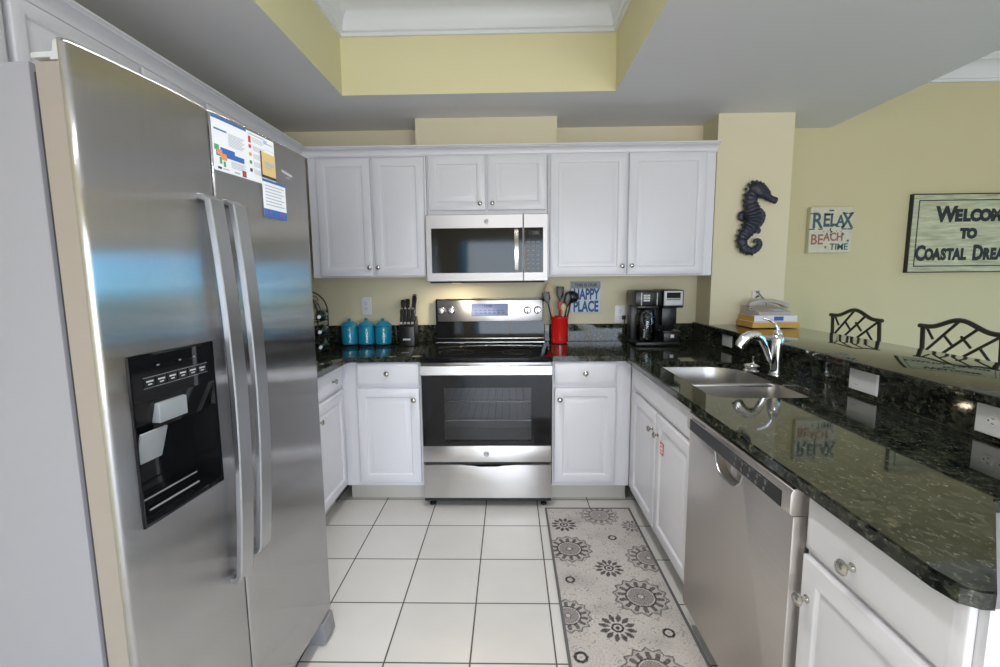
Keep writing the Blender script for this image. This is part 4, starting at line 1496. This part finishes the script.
# ------------------------------------------------------------------ coffee maker
root = thing('coffee_maker', 'black and silver two-way coffee maker with glass carafe on the right counter', 'coffee maker', (0.818, 3.035, CZ1 + 0.001))
root.scale = (0.92, 1.0, 1.0)
W_, D_ = 0.315, 0.235
b = MB()
b.box(0.0, W_, 0.0, D_, 0.0, 0.028, 0.010)
b.box(0.0, W_, 0.150, D_, 0.02, 0.30, 0.010)
b.build('body', 'blackplastic', root)
b = MB()
b.box(-0.012, 0.180, 0.004, D_, 0.262, 0.362, 0.012)
b.box(0.010, 0.165, 0.020, D_ - 0.02, 0.245, 0.264, 0.004)
hd = b.build('brew_head', 'blackplastic', root)
for r in range(3):
    for c in range(2 if r < 2 else 1):
        MB().box(0.048 + c * 0.024, 0.069 + c * 0.024 + (0.024 if r == 2 else 0), 0.0025, 0.0045, 0.325 - r * 0.016, 0.337 - r * 0.016, 0.001, 1).build('button', 'lightgrey', hd)
MB().box(0.030, 0.037, 0.0025, 0.0045, 0.268, 0.350, 0.0008, 1).build('trim_bar', 'lightgrey', hd)
MB().box(0.140, 0.146, 0.0025, 0.0045, 0.268, 0.350, 0.0008, 1).build('trim_bar', 'lightgrey', hd)
b = MB()
b.box(0.182, W_ + 0.012, -0.004, D_, 0.250, 0.366, 0.010)
b.box(0.196, W_ - 0.016, 0.050, D_ - 0.02, 0.130, 0.252, 0.004)
sv = b.build('single_serve_head', 'blackplastic', root)
b = MB()
b.rings(0.186, W_ + 0.002, 0.266, 0.360, [(0.0, -0.0035), (0.002, -0.009), (0.006, -0.010)])
b.mi = 1
b.box(0.204, W_ - 0.016, -0.0115, -0.0100, 0.314, 0.350, 0.001, 1)
b.mi = 2
b.box(0.204, W_ - 0.016, -0.0112, -0.0100, 0.300, 0.311, 0.001, 1)
b.build('control_face', ['lightgrey', 'blackgloss', 'grey'], sv)
b = MB()
b.box(0.188, W_, -0.006, 0.110, 0.088, 0.100, 0.003)
b.box(0.200, W_ - 0.012, 0.010, 0.110, 0.028, 0.088, 0.003)
b.mi = 1
b.box(0.246, 0.270, 0.0080, 0.0096, 0.055, 0.076)
b.build('cup_stand', ['blackplastic', 'paper'], root)
b = MB()
cc = (0.090, 0.076, 0.0)
b.lathe([(0.054, 0.0300), (0.062, 0.036), (0.066, 0.07), (0.067, 0.12), (0.064, 0.175), (0.056, 0.210), (0.053, 0.222), (0.051, 0.222), (0.054, 0.209), (0.062, 0.174), (0.065, 0.12),
         (0.064, 0.07), (0.060, 0.038), (0.0, 0.034)], 32, cc)
cf = b.build('carafe', 'clear', root)
b = MB()
b.lathe([(0.056, 0.2225), (0.057, 0.236), (0.050, 0.241), (0.0, 0.243)], 28, cc)
b.lathe([(0.0655, 0.186), (0.0665, 0.186), (0.0655, 0.198), (0.0640, 0.198)], 28, cc, cap=False)
b.tube([(0.050, 0.018, 0.226), (0.035, -0.006, 0.222), (0.030, -0.018, 0.190), (0.034, -0.018, 0.120), (0.045, 0.004, 0.078)], [1, 1, 1, 1, 1], flat=(0.018, 0.010, (1, 0, 0)))
b.build('carafe_handle', 'blackplastic', cf)
cord = MB()
cord.box(-0.030, -0.002, 0.262, 0.2815, 0.152, 0.180, 0.004)
cord.tube([(-0.014, 0.264, 0.160), (-0.013, 0.262, 0.120), (-0.012, 0.262, 0.06), (-0.008, 0.252, 0.012), (0.02, 0.242, 0.008), (0.05, 0.232, 0.012)], 0.0035, 8)
cord.build('power_cord', 'blackmatt', root)

# ------------------------------------------------------------------ wine rack and bottles
root = thing('wine_rack', 'black wrought iron wine rack with scrolls in the corner behind the fridge', 'wine rack', (-1.296, 2.88, CZ1 + 0.001))
for y in (-0.08, 0.08):
    b = MB()
    b.tube([(-0.13, y, 0.0)] + [(-0.13, y, 0.25)] + arc(0.0, 0.25, 0.13, pi, 0, 14, y) + [(0.13, y, 0.0)], 0.0045, 8)
    b.tube(arc(0.0, 0.25, 0.085, pi, 0, 12, y), 0.003, 6)
    for s in (-1, 1):
        for k in range(3):
            a0 = pi * 0.5 + k * 2.1
            b.tube([(s * (0.045) + (0.028 - 0.0018 * i) * cos(a0 + i * 0.42), y, 0.285 + k * 0.022 + (0.028 - 0.0018 * i) * sin(a0 + i * 0.42)) for i in range(14)], 0.0022, 5)
    for z in (0.018, 0.108, 0.198):
        b.tube([(-0.13, y, z), (0.13, y, z)], 0.0035, 6)
    b.build('side_frame', 'iron', root)
b = MB()
for z in (0.018, 0.108, 0.198):
    for x in (-0.13, 0.13):
        b.tube([(x, -0.08, z), (x, 0.08, z)], 0.0035, 6)
b.tube([(0, -0.08, 0.38), (0, 0.08, 0.38)], 0.0035, 6)
b.build('cross_bar', 'iron', root)
for k, z in enumerate((0.060, 0.118)):
    b = MB()
    b.tube([(0.130 + 0.0 + 0.026 + 0.026 * cos(pi + i * 0.40) * (1 - i * 0.035), -0.08, z + 0.026 * sin(pi + i * 0.40) * (1 - i * 0.035)) for i in range(16)], 0.0032, 6)
    b.build('scroll', 'iron', root)
for k, z in enumerate((0.0555, 0.1455, 0.2355)):
    bt = thing('wine_bottle', 'dark wine bottle lying on the ' + ('bottom', 'middle', 'top')[k] + ' tier of the iron rack, white cap outward', 'bottle',
               (-1.192, 2.945, CZ1 + 0.001 + z), radians(17), 'bottles in the wine rack')
    MB().lathe([(0.0, 0.05), (0.030, 0.05), (0.0335, 0.045), (0.0335, -0.13), (0.030, -0.155), (0.018, -0.185), (0.0115, -0.20), (0.0110, -0.232)], 24, (0, 0, 0), 'Y').build('glass_body', 'bottle', bt)
    MB().lathe([(0.0095, -0.2325), (0.0098, -0.235), (0.0098, -0.258), (0.0, -0.259)], 18, (0, 0, 0), 'Y').build('cap', 'whiteplastic', bt)

# ------------------------------------------------------------------ phone books and telephone on the bar
BZ = 1.051


def book(label, x0, x1, y0, y1, z0, z1, mats, name='phone_book', blue=False):
    r_ = thing(name, label, 'book', (x0, y0, z0))
    w, d, h = x1 - x0, y1 - y0, z1 - z0
    MB().box(0.004, w - 0.003, 0.003, d - 0.003, 0.0025, h - 0.0025).build('pages', mats[0], r_, smooth=0)
    b = MB()
    b.box(0, w, 0, d, 0, 0.002)
    b.box(0, w, 0, d, h - 0.002, h)
    b.box(0, w, 0, 0.0028, 0.002, h - 0.002)
    b.build('cover', mats[1], r_, smooth=0)
    if blue:
        MB().box(w * 0.46, w * 0.68, -0.0006, -0.0001, h * 0.25, h * 0.85).build('spine_label', 'blue_ink', r_, smooth=0)
        MB().box(w * 0.02, w * 0.98, -0.0004, -0.0001, h * 0.10, h * 0.17).build('spine_stripe', 'grey_ink', r_, smooth=0)
    return r_


book('thick yellow phone book at the bottom of the stack on the bar end', 1.478, 1.762, 2.868, 3.080, BZ, BZ + 0.032, ('phonebook', 'phonebook'))
book('white-spined phone book with blue label lying under the telephone', 1.490, 1.748, 2.874, 3.076, BZ + 0.033, BZ + 0.074, ('phonebook', 'paper'), blue=True)
TZB = BZ + 0.0755
root = thing('desk_telephone', 'warm grey corded desk telephone resting on the phone books', 'telephone', (1.615, 2.975, TZB), radians(6))
b = MB()
b.prism([(-0.085, 0.0), (-0.085, 0.020), (0.085, 0.052), (0.090, 0.048), (0.090, 0.0)], -0.105, 0.105, 'X', 0.004)
b.build('base', 'phone', root)
b = MB()
pts = [(-0.128, -0.01, 0.050), (-0.112, -0.01, 0.068), (-0.070, -0.01, 0.080), (-0.02, -0.01, 0.084), (0.03, -0.01, 0.082), (0.08, -0.01, 0.070), (0.118, -0.01, 0.052), (0.128, -0.01, 0.042)]
b.tube(pts, [0.7, 1.25, 0.95, 0.85, 0.85, 0.95, 1.25, 0.7], flat=(0.046, 0.026, (0, 0, 1)))
b.build('handset', 'phone', root, smooth=60)
b = MB()
for r in range(4):
    for c in range(3):
        b.box(0.002 + c * 0.022, 0.018 + c * 0.022, -0.078 + r * 0.014, -0.068 + r * 0.014, 0.0225 + r * 0.0026, 0.0262 + r * 0.0026)
b.build('keypad', 'lightgrey', root, smooth=0)
b = MB()
b.box(-0.132, -0.112, -0.030, 0.012, 0.030, 0.048, 0.004)
b.mi = 1
b.box(-0.126, -0.118, -0.0315, -0.0300, 0.034, 0.042)
b.build('cradle_hook', ['phone', 'blackmatt'], root)
b = MB()
b.tube([(0.005, 0.105, 0.135), (0.018, 0.098, 0.118), (0.036, 0.088, 0.092), (0.050, 0.080, 0.062), (0.050, 0.075, 0.045)], 0.0035, 8)
b.box(-0.004, 0.014, 0.098, 0.1075, 0.127, 0.143, 0.002)
b.build('cord', 'grey', root)
ob = MB().tube([(1.605, 3.086, 1.225), (1.606, 3.080, 1.232), (1.612, 3.078, 1.236), (1.618, 3.082, 1.236)], 0.004, 8).build('jack_clip', 'blackmatt')
ob.parent = None
tag(ob, 'small black clip on the phone jack plate of the yellow pier', 'clip')


# ------------------------------------------------------------------ bar stools
def stool_at(label, y):
    r = thing('bar_stool', label, 'stool', (2.03, y, 0), 0, 'bar stools along the bar')
    hw = 0.195
    x = 0.0
    zt, zb = 1.118, 0.945

    def rail(z, amp, n=18):
        return [(x, hw + 0.012 - (2 * hw + 0.024) * i / n, z + amp * max(0.0, sin(pi * min(1, max(0, (i / n - 0.12) / 0.76)))) ** 2) for i in range(n + 1)]
    MB().tube(rail(zt, 0.044), 0.011, 8).build('top_rail', 'stooliron', r)
    MB().tube(rail(zb, 0.0), 0.009, 8).build('lower_rail', 'stooliron', r)
    for s in (1, -1):
        MB().tube([(x, s * hw * 0.96, zt), (x + 0.01, s * hw * 0.97, zb), (x + 0.02, s * hw * 0.98, 0.76)], [1, 1, 1], flat=(0.020, 0.012, (1, 0, 0))).build('back_post', 'stooliron', r)

    def ztop(yy):
        t = (hw + 0.012 - yy) / (2 * hw + 0.024)
        return zt + 0.044 * max(0.0, sin(pi * min(1, max(0, (t - 0.12) / 0.76)))) ** 2
    lat = MB()
    # long diagonals climb to the right (towards smaller y), short ones fall between them
    longs = []
    for y0 in (0.155, 0.065, -0.035):
        y1 = y0 - 0.150
        longs.append((y0, y1))
        lat.tube([(x, y0 + 0.056, zb + 0.0), (x, y0, zb + 0.060), (x, y1, ztop(y1) - 0.004)], 0.0065, 7)
    for (ya, za), (yb2, zb2) in (((0.165, 1.112), (0.128, 1.060)), ((0.075, 1.088), (0.030, 1.045)), ((-0.012, 1.090), (-0.060, 1.045)), ((0.020, 1.000), (0.065, 0.946) if False else (-0.02, 0.948)),
                                ((0.10, 0.985), (0.07, 0.948)), ((-0.10, 1.05), (-0.185, 0.96))):
        lat.tube([(x, ya, za), (x, yb2, zb2)], 0.006, 7)
    lat.build('back_lattice', 'stooliron', r)
    MB().lathe([(0.0, 0.760), (0.165, 0.762), (0.190, 0.775), (0.195, 0.800), (0.180, 0.822), (0.10, 0.830), (0.0, 0.832)], 28, (0.205, 0, 0)).build('seat', 'seat', r)
    for sx_, sy_ in ((-1, -1), (-1, 1), (1, -1), (1, 1)):
        MB().tube([(0.205 + sx_ * 0.13, sy_ * 0.13, 0.762), (0.205 + sx_ * 0.20, sy_ * 0.20, 0.001)], 0.012, 8).build('leg', 'stooliron', r)
    MB().tube([(0.205 + 0.185 * cos(t * pi / 12), 0.185 * sin(t * pi / 12), 0.28) for t in range(24)], 0.009, 6, cyc=True).build('foot_ring', 'stooliron', r)
    return r


s1 = stool_at('dark metal bar stool with lattice back, farther one near the books', 2.790)
dup(s1, 'dark metal bar stool with lattice back, nearer one below the welcome sign', (2.03, 2.142, 0))

# ------------------------------------------------------------------ wall signs and seahorse
root = thing('beach_sign', 'small square cream wall sign reading RELAX BEACH TIME', 'sign', (2.245, YD - 0.001, 1.678))
RW_, RH_ = 0.295, 0.315
MB().box(-RW_ / 2, RW_ / 2, -0.040, 0, -RH_ / 2, RH_ / 2, 0.003, 1).build('board', 'signcream', root, smooth=0)
b = MB()
yt = -0.0412
b.text('R', 0.150, (-0.098, yt, 0.060), 0.0008, 0.003, 0.82)
b.text('EL', 0.118, (-0.012, yt, 0.066), 0.0008, 0.003, 0.80)
b.text('A', 0.105, (0.062, yt, 0.060), 0.0008, 0.003, 0.80)
b.text('X', 0.150, (0.110, yt, 0.060), 0.0008, 0.003, 0.72)
for x, z, w in ((-0.133, 0.006, 0.040), (-0.133, 0.112, 0.034), (-0.072, 0.006, 0.03), (-0.02, 0.026, 0.07), (-0.02, 0.106, 0.06), (0.045, 0.024, 0.026), (0.08, 0.024, 0.026),
                (0.090, 0.006, 0.034), (0.130, 0.006, 0.034), (0.090, 0.112, 0.034), (0.130, 0.112, 0.034)):
    b.box(x - w / 2, x + w / 2, yt - 0.0008, yt + 0.0008, z - 0.004, z + 0.004)
b.box(-0.020, 0.012, yt - 0.0008, yt + 0.0008, 0.128, 0.138)
b.mi = 1
b.text('BE', 0.098, (-0.093, yt, -0.068), 0.0008, 0.002, 0.85)
b.text('ACH', 0.078, (0.020, yt, -0.050), 0.0008, 0.002, 0.82)
for i in range(5):
    b.ball((-0.05 + i * 0.03, yt, -0.012 + 0.004 * (i % 2)), 0.004, (1.2, 0.2, 0.8), 8)
b.mi = 0
b.text('TIME', 0.062, (0.062, yt, -0.118), 0.0008, 0.001, 0.95)
for x, z in ((-0.030, -0.118), (0.085, -0.030), (0.122, -0.075)):
    for k in range(3):
        a = k * pi / 3
        b.tube([(x - 0.010 * cos(a), yt, z - 0.010 * sin(a)), (x + 0.010 * cos(a), yt, z + 0.010 * sin(a))], 0.0018, 5)
b.mi = 2
b.tube([(0.000, yt, 0.012), (-0.006, yt, 0.000), (0.004, yt, -0.010), (0.0, yt, -0.020)], 0.004, 6)
b.ball((0.0, yt, -0.032), 0.006, (1, 0.3, 1), 8)
b.build('lettering', ['relaxteal', 'relaxred', 'dark_ink'], root)

root = thing('welcome_sign', 'large weathered cream board sign reading Welcome to Coastal Dreams', 'sign', (3.220, YD - 0.001, 1.647), 0)
SW_, SH_ = 0.830, 0.530
root.rotation_euler = (0, radians(0.0), 0)
b = MB()
b.box(-SW_ / 2, SW_ / 2, -0.030, 0, -SH_ / 2, SH_ / 2, 0.004, 1)
b.build('board', 'weathered', root, smooth=0)
b = MB()
i_ = 0.036
yq = -0.0306
for x0, x1, z0, z1 in ((-SW_ / 2 + i_, SW_ / 2 - i_, SH_ / 2 - i_ - 0.007, SH_ / 2 - i_), (-SW_ / 2 + i_, SW_ / 2 - i_, -SH_ / 2 + i_, -SH_ / 2 + i_ + 0.007),
                       (-SW_ / 2 + i_, -SW_ / 2 + i_ + 0.007, -SH_ / 2 + i_, SH_ / 2 - i_), (SW_ / 2 - i_ - 0.007, SW_ / 2 - i_, -SH_ / 2 + i_, SH_ / 2 - i_)):
    b.box(x0, x1, yq - 0.0006, yq + 0.0006, z0, z1)
b.build('border_line', 'signdark', root, smooth=0)
b = MB()
b.box(-SW_ / 2 - 0.006, -SW_ / 2 - 0.0005, -0.031, 0, -SH_ / 2 - 0.006, SH_ / 2 + 0.006)
b.box(SW_ / 2 + 0.0005, SW_ / 2 + 0.006, -0.031, 0, -SH_ / 2 - 0.006, SH_ / 2 + 0.006)
b.box(-SW_ / 2 - 0.0005, SW_ / 2 + 0.0005, -0.031, 0, SH_ / 2 + 0.0005, SH_ / 2 + 0.006)
b.box(-SW_ / 2 - 0.0005, SW_ / 2 + 0.0005, -0.031, 0, -SH_ / 2 - 0.006, -SH_ / 2 - 0.0005)
b.build('edge_band', 'signdark', root, smooth=0)


def smallcaps(b, words, x, z, big, small, bold=0.006, sx=1.0):
    """first letter of each word bigger; returns nothing, letters laid from x rightwards"""
    cur = x
    for wd in words:
        for i, ch in enumerate(wd):
            s_ = big if i == 0 else small
            adv = {'W': 0.88, 'M': 0.82, 'I': 0.36, 'L': 0.56, 'E': 0.60, 'T': 0.60, 'S': 0.62, 'R': 0.66, 'A': 0.68, 'C': 0.68, 'O': 0.76, 'D': 0.72}.get(ch, 0.66)
            w_ = adv * s_ * sx
            b.text(ch, s_, (cur + w_ / 2, yq, z + (s_ - small) * 0.22), 0.0012, bold, sx)
            cur += w_
        cur += small * 0.42
    return cur


b = MB()
smallcaps(b, ['WELCOME'], -0.240, 0.118, 0.140, 0.106, 0.0075, 0.90)
smallcaps(b, ['TO'], -0.075, -0.005, 0.088, 0.088, 0.0075, 0.90)
smallcaps(b, ['COASTAL', 'DREAMS'], -0.372, -0.148, 0.140, 0.104, 0.0068, 0.70)
b.build('lettering', 'signdark', root)

# seahorse plaque
b = MB()


def spath(P, n):
    """Catmull-Rom through (x, z, r)"""
    out = []
    for i in range(len(P) - 1):
        p0, p1, p2, p3 = P[max(i - 1, 0)], P[i], P[i + 1], P[min(i + 2, len(P) - 1)]
        for k in range(n):
            t = k / n
            out.append(tuple(0.5 * ((2 * p1[j]) + (-p0[j] + p2[j]) * t + (2 * p0[j] - 5 * p1[j] + 4 * p2[j] - p3[j]) * t * t + (-p0[j] + 3 * p1[j] - 3 * p2[j] + p3[j]) * t ** 3) for j in range(3)))
    out.append(tuple(P[-1]))
    return out


K = 0.00083   # metres per sketch unit
OX, OZ = 237.0, 80.0


def sk(P, n=6, ridge=0.0, step=3, yoff=-0.030, flatten=0.65):
    pts = spath([((x - OX) * K, (OZ - z) * K, r * K) for x, z, r in P], n)
    rr = [p[2] * (1 + (ridge if i % step == 0 else 0)) for i, p in enumerate(pts)]
    before = set(b.bm.verts)
    b.tube([(p[0], 0.0, p[1]) for p in pts], rr, 12)
    for v in b.bm.verts:
        if v not in before:
            v.co.y = v.co.y * flatten + yoff


sk([(215, 150, 30), (190, 185, 44), (178, 235, 48), (190, 290, 58), (205, 340, 70), (205, 390, 68), (180, 440, 55), (150, 480, 45), (132, 520, 39), (138, 565, 35), (165, 598, 32), (205, 608, 28),
    (245, 590, 25), (265, 560, 21), (255, 532, 18), (233, 530, 15), (226, 548, 11)], 6, 0.13, 3)
sk([(170, 150, 30), (205, 145, 56), (245, 160, 58), (285, 185, 42), (305, 205, 30), (335, 222, 24), (360, 232, 26), (372, 236, 22)], 5, 0.0, 3, -0.034, 0.6)
sk([(255, 300, 14), (278, 335, 20), (272, 385, 18), (258, 420, 12)], 5, 0.2, 2, -0.026, 0.6)
sk([(235, 430, 18), (250, 455, 22), (240, 470, 14)], 4, 0.0, 2, -0.026, 0.6)
sk([(150, 320, 10), (122, 330, 22), (120, 358, 22), (140, 375, 10)], 4, 0.2, 2, -0.024, 0.5)
for x, z, r in ((190, 95, 12), (218, 90, 10), (245, 97, 9), (270, 108, 9), (160, 115, 11), (140, 145, 10), (133, 185, 9), (131, 225, 9), (133, 265, 8), (128, 410, 9), (108, 450, 9),
                (95, 490, 9), (92, 530, 9), (103, 575, 9), (130, 612, 9), (170, 632, 8), (215, 635, 8)):
    b.ball(((x - OX) * K, -0.026, (OZ - z) * K), r * K * 1.25, (1, 0.8, 1), 8)
ob = b.build('seahorse_plaque', 'seahorse', None, smooth=40, loc=(1.569, COLY - 0.004, 1.962))
tag(ob, 'dark blue-black cast seahorse hanging on the yellow pier', 'wall decoration')

# ------------------------------------------------------------------ runner rug
RX0, RX1, RY0, RY1 = 0.203, 0.697, 0.90, 2.640
med = [(0.505, 2.556, 0.112, 0, .8), (0.291, 2.454, 0.069, 1, 1), (0.293, 2.224, 0.118, 0, 1), (0.531, 2.325, 0.024, 2, 1), (0.669, 2.148, 0.114, 0, .9), (0.459, 2.066, 0.066, 1, 1),
       (0.265, 1.980, 0.024, 2, 1), (0.554, 1.869, 0.122, 0, 1), (0.228, 1.754, 0.100, 0, 1), (0.414, 1.688, 0.073, 1, 1), (0.605, 1.663, 0.026, 2, 1), (0.249, 1.544, 0.028, 2, 1),
       (0.249, 1.544, 0.088, 3, .5), (0.494, 1.480, 0.115, 0, 1), (0.665, 2.440, 0.060, 1, .8), (0.677, 1.767, 0.040, 3, .5), (0.339, 1.778, 0.019, 3, .8), (0.531, 2.325, 0.075, 3, .35),
       (0.605, 1.663, 0.085, 3, .35), (0.265, 1.980, 0.075, 3, .35), (0.38, 2.38, 0.04, 3, .4), (0.40, 1.90, 0.05, 3, .4), (0.64, 1.33, 0.07, 1, 1), (0.33, 1.28, 0.11, 0, 1), (0.55, 1.12, 0.10, 0, 1),
       (0.28, 1.05, 0.06, 1, 1)]
ST = 0.0030
nx, ny = int((RX1 - RX0) / ST), int((RY1 - RY0) / ST)
LT, DK = (0.56, 0.525, 0.495), (0.028, 0.026, 0.028)


def med_val(u, r, typ, a):
    """darkness 0..1 of a medallion at radius u (0..1) and angle a"""
    if typ == 0:
        if u < 0.10:
            return 0.15
        if u < 0.14:
            return 0.85
        if u < 0.44:
            return 0.55 + 0.35 * sin(a * 24) * sin(u * 60)
        if u < 0.48:
            return 0.05
        if u < 0.54:
            return 0.9
        k = abs(((a * 14 / (2 * pi)) % 1) - 0.5) * 2
        if u < 0.80:
            return 0.80 if k < 0.62 - (u - 0.54) * 0.9 else 0.20
        petal = 1 - 0.16 * k
        if u < petal:
            return 0.75 if abs(u - petal + 0.04) < 0.035 or k > 0.8 else 0.35 + 0.3 * sin(u * 90)
        return 0.0
    if typ == 1:
        if u < 0.12:
            return 0.9
        if u < 0.22:
            return 0.1
        if u < 0.34:
            return 0.95
        if u < 0.42:
            return 0.0
        k = abs(((a * 12 / (2 * pi)) % 1) - 0.5) * 2
        w_ = 0.85 - abs(u - 0.70) * 2.2
        return 0.85 if k < w_ else (0.12 if u < 0.9 else 0.0)
    if typ == 2:
        return 0.95 if 0.55 < u < 0.95 else (0.35 if u < 0.2 else 0.05)
    k = 0.5 + 0.5 * sin(a * 30)
    return (0.30 + 0.3 * k) * (0.5 + 0.5 * sin(u * 42)) if u < 0.97 else 0.0


verts, faces, cols = [], [], []
for j in range(ny + 1):
    for i in range(nx + 1):
        verts.append((RX0 + (RX1 - RX0) * i / nx, RY0 + (RY1 - RY0) * j / ny, 0.006))
for x, y, z in verts:
    dark = 0.0
    for mx_, my_, mr_, typ, amp in med:
        dx, dy = x - mx_, y - my_
        if abs(dx) < mr_ and abs(dy) < mr_:
            q = sqrt(dx * dx + dy * dy) / mr_
            if q < 1:
                dark = max(dark, amp * med_val(q, mr_, typ, atan2(dy, dx)))
    n1 = noise.noise((x * 9, y * 9, 0.3))
    n2 = noise.noise((x * 120, y * 120, 2.0))
    n3 = noise.noise((x * 28, y * 28, 7.0))
    base = 0.10 + 0.26 * max(0, n1) + 0.16 * n2 + (0.28 if n2 + n3 * 0.8 > 0.50 else 0)
    dk = min(1, max(0, max(dark * (1.02 + 0.25 * n2), base)))
    cols.append(tuple(LT[c] * (1 - dk) + DK[c] * dk for c in range(3)) + (1.0,))
for j in range(ny):
    for i in range(nx):
        a = j * (nx + 1) + i
        faces.append((a, a + 1, a + nx + 2, a + nx + 1))
root = thing('runner_rug', 'grey patterned runner rug with dark medallions on the tile floor by the sink', 'rug')
me = bpy.data.meshes.new('pile')
me.from_pydata(verts, [], faces)
ca = me.color_attributes.new('rug_pattern', 'FLOAT_COLOR', 'POINT')
ca.data.foreach_set('color', [c for col in cols for c in col])
m, N, L, bs = new_mat('woven_medallion_pile')
at = N.new('ShaderNodeAttribute')
at.attribute_name = 'rug_pattern'
L.new(at.outputs['Color'], bs.inputs['Base Color'])
bs.inputs['Roughness'].default_value = 0.9
bs.inputs['Specular IOR Level'].default_value = 0.1
me.materials.append(m)
po = bpy.data.objects.new('pile', me)
COL.objects.link(po)
po.parent = root
b = MB()
b.box(RX0 - 0.003, RX1 + 0.003, RY0 - 0.003, RY1 + 0.003, 0.0006, 0.0056, 0.002, 1)
b.build('backing', 'blackmatt', root, smooth=0)
MT['binding'] = mat('dark_grey_binding', (0.12, 0.12, 0.125), 0.9)
b = MB()
for x0, x1, y0, y1 in ((RX0 - 0.004, RX0 + 0.008, RY0 - 0.004, RY1 + 0.004), (RX1 - 0.008, RX1 + 0.004, RY0 - 0.004, RY1 + 0.004), (RX0 + 0.008, RX1 - 0.008, RY1 - 0.007, RY1 + 0.004),
                       (RX0 + 0.008, RX1 - 0.008, RY0 - 0.004, RY0 + 0.008)):
    b.box(x0, x1, y0, y1, 0.0057, 0.0075, 0.0006, 1)
b.build('edge_binding', 'binding', root, smooth=0)
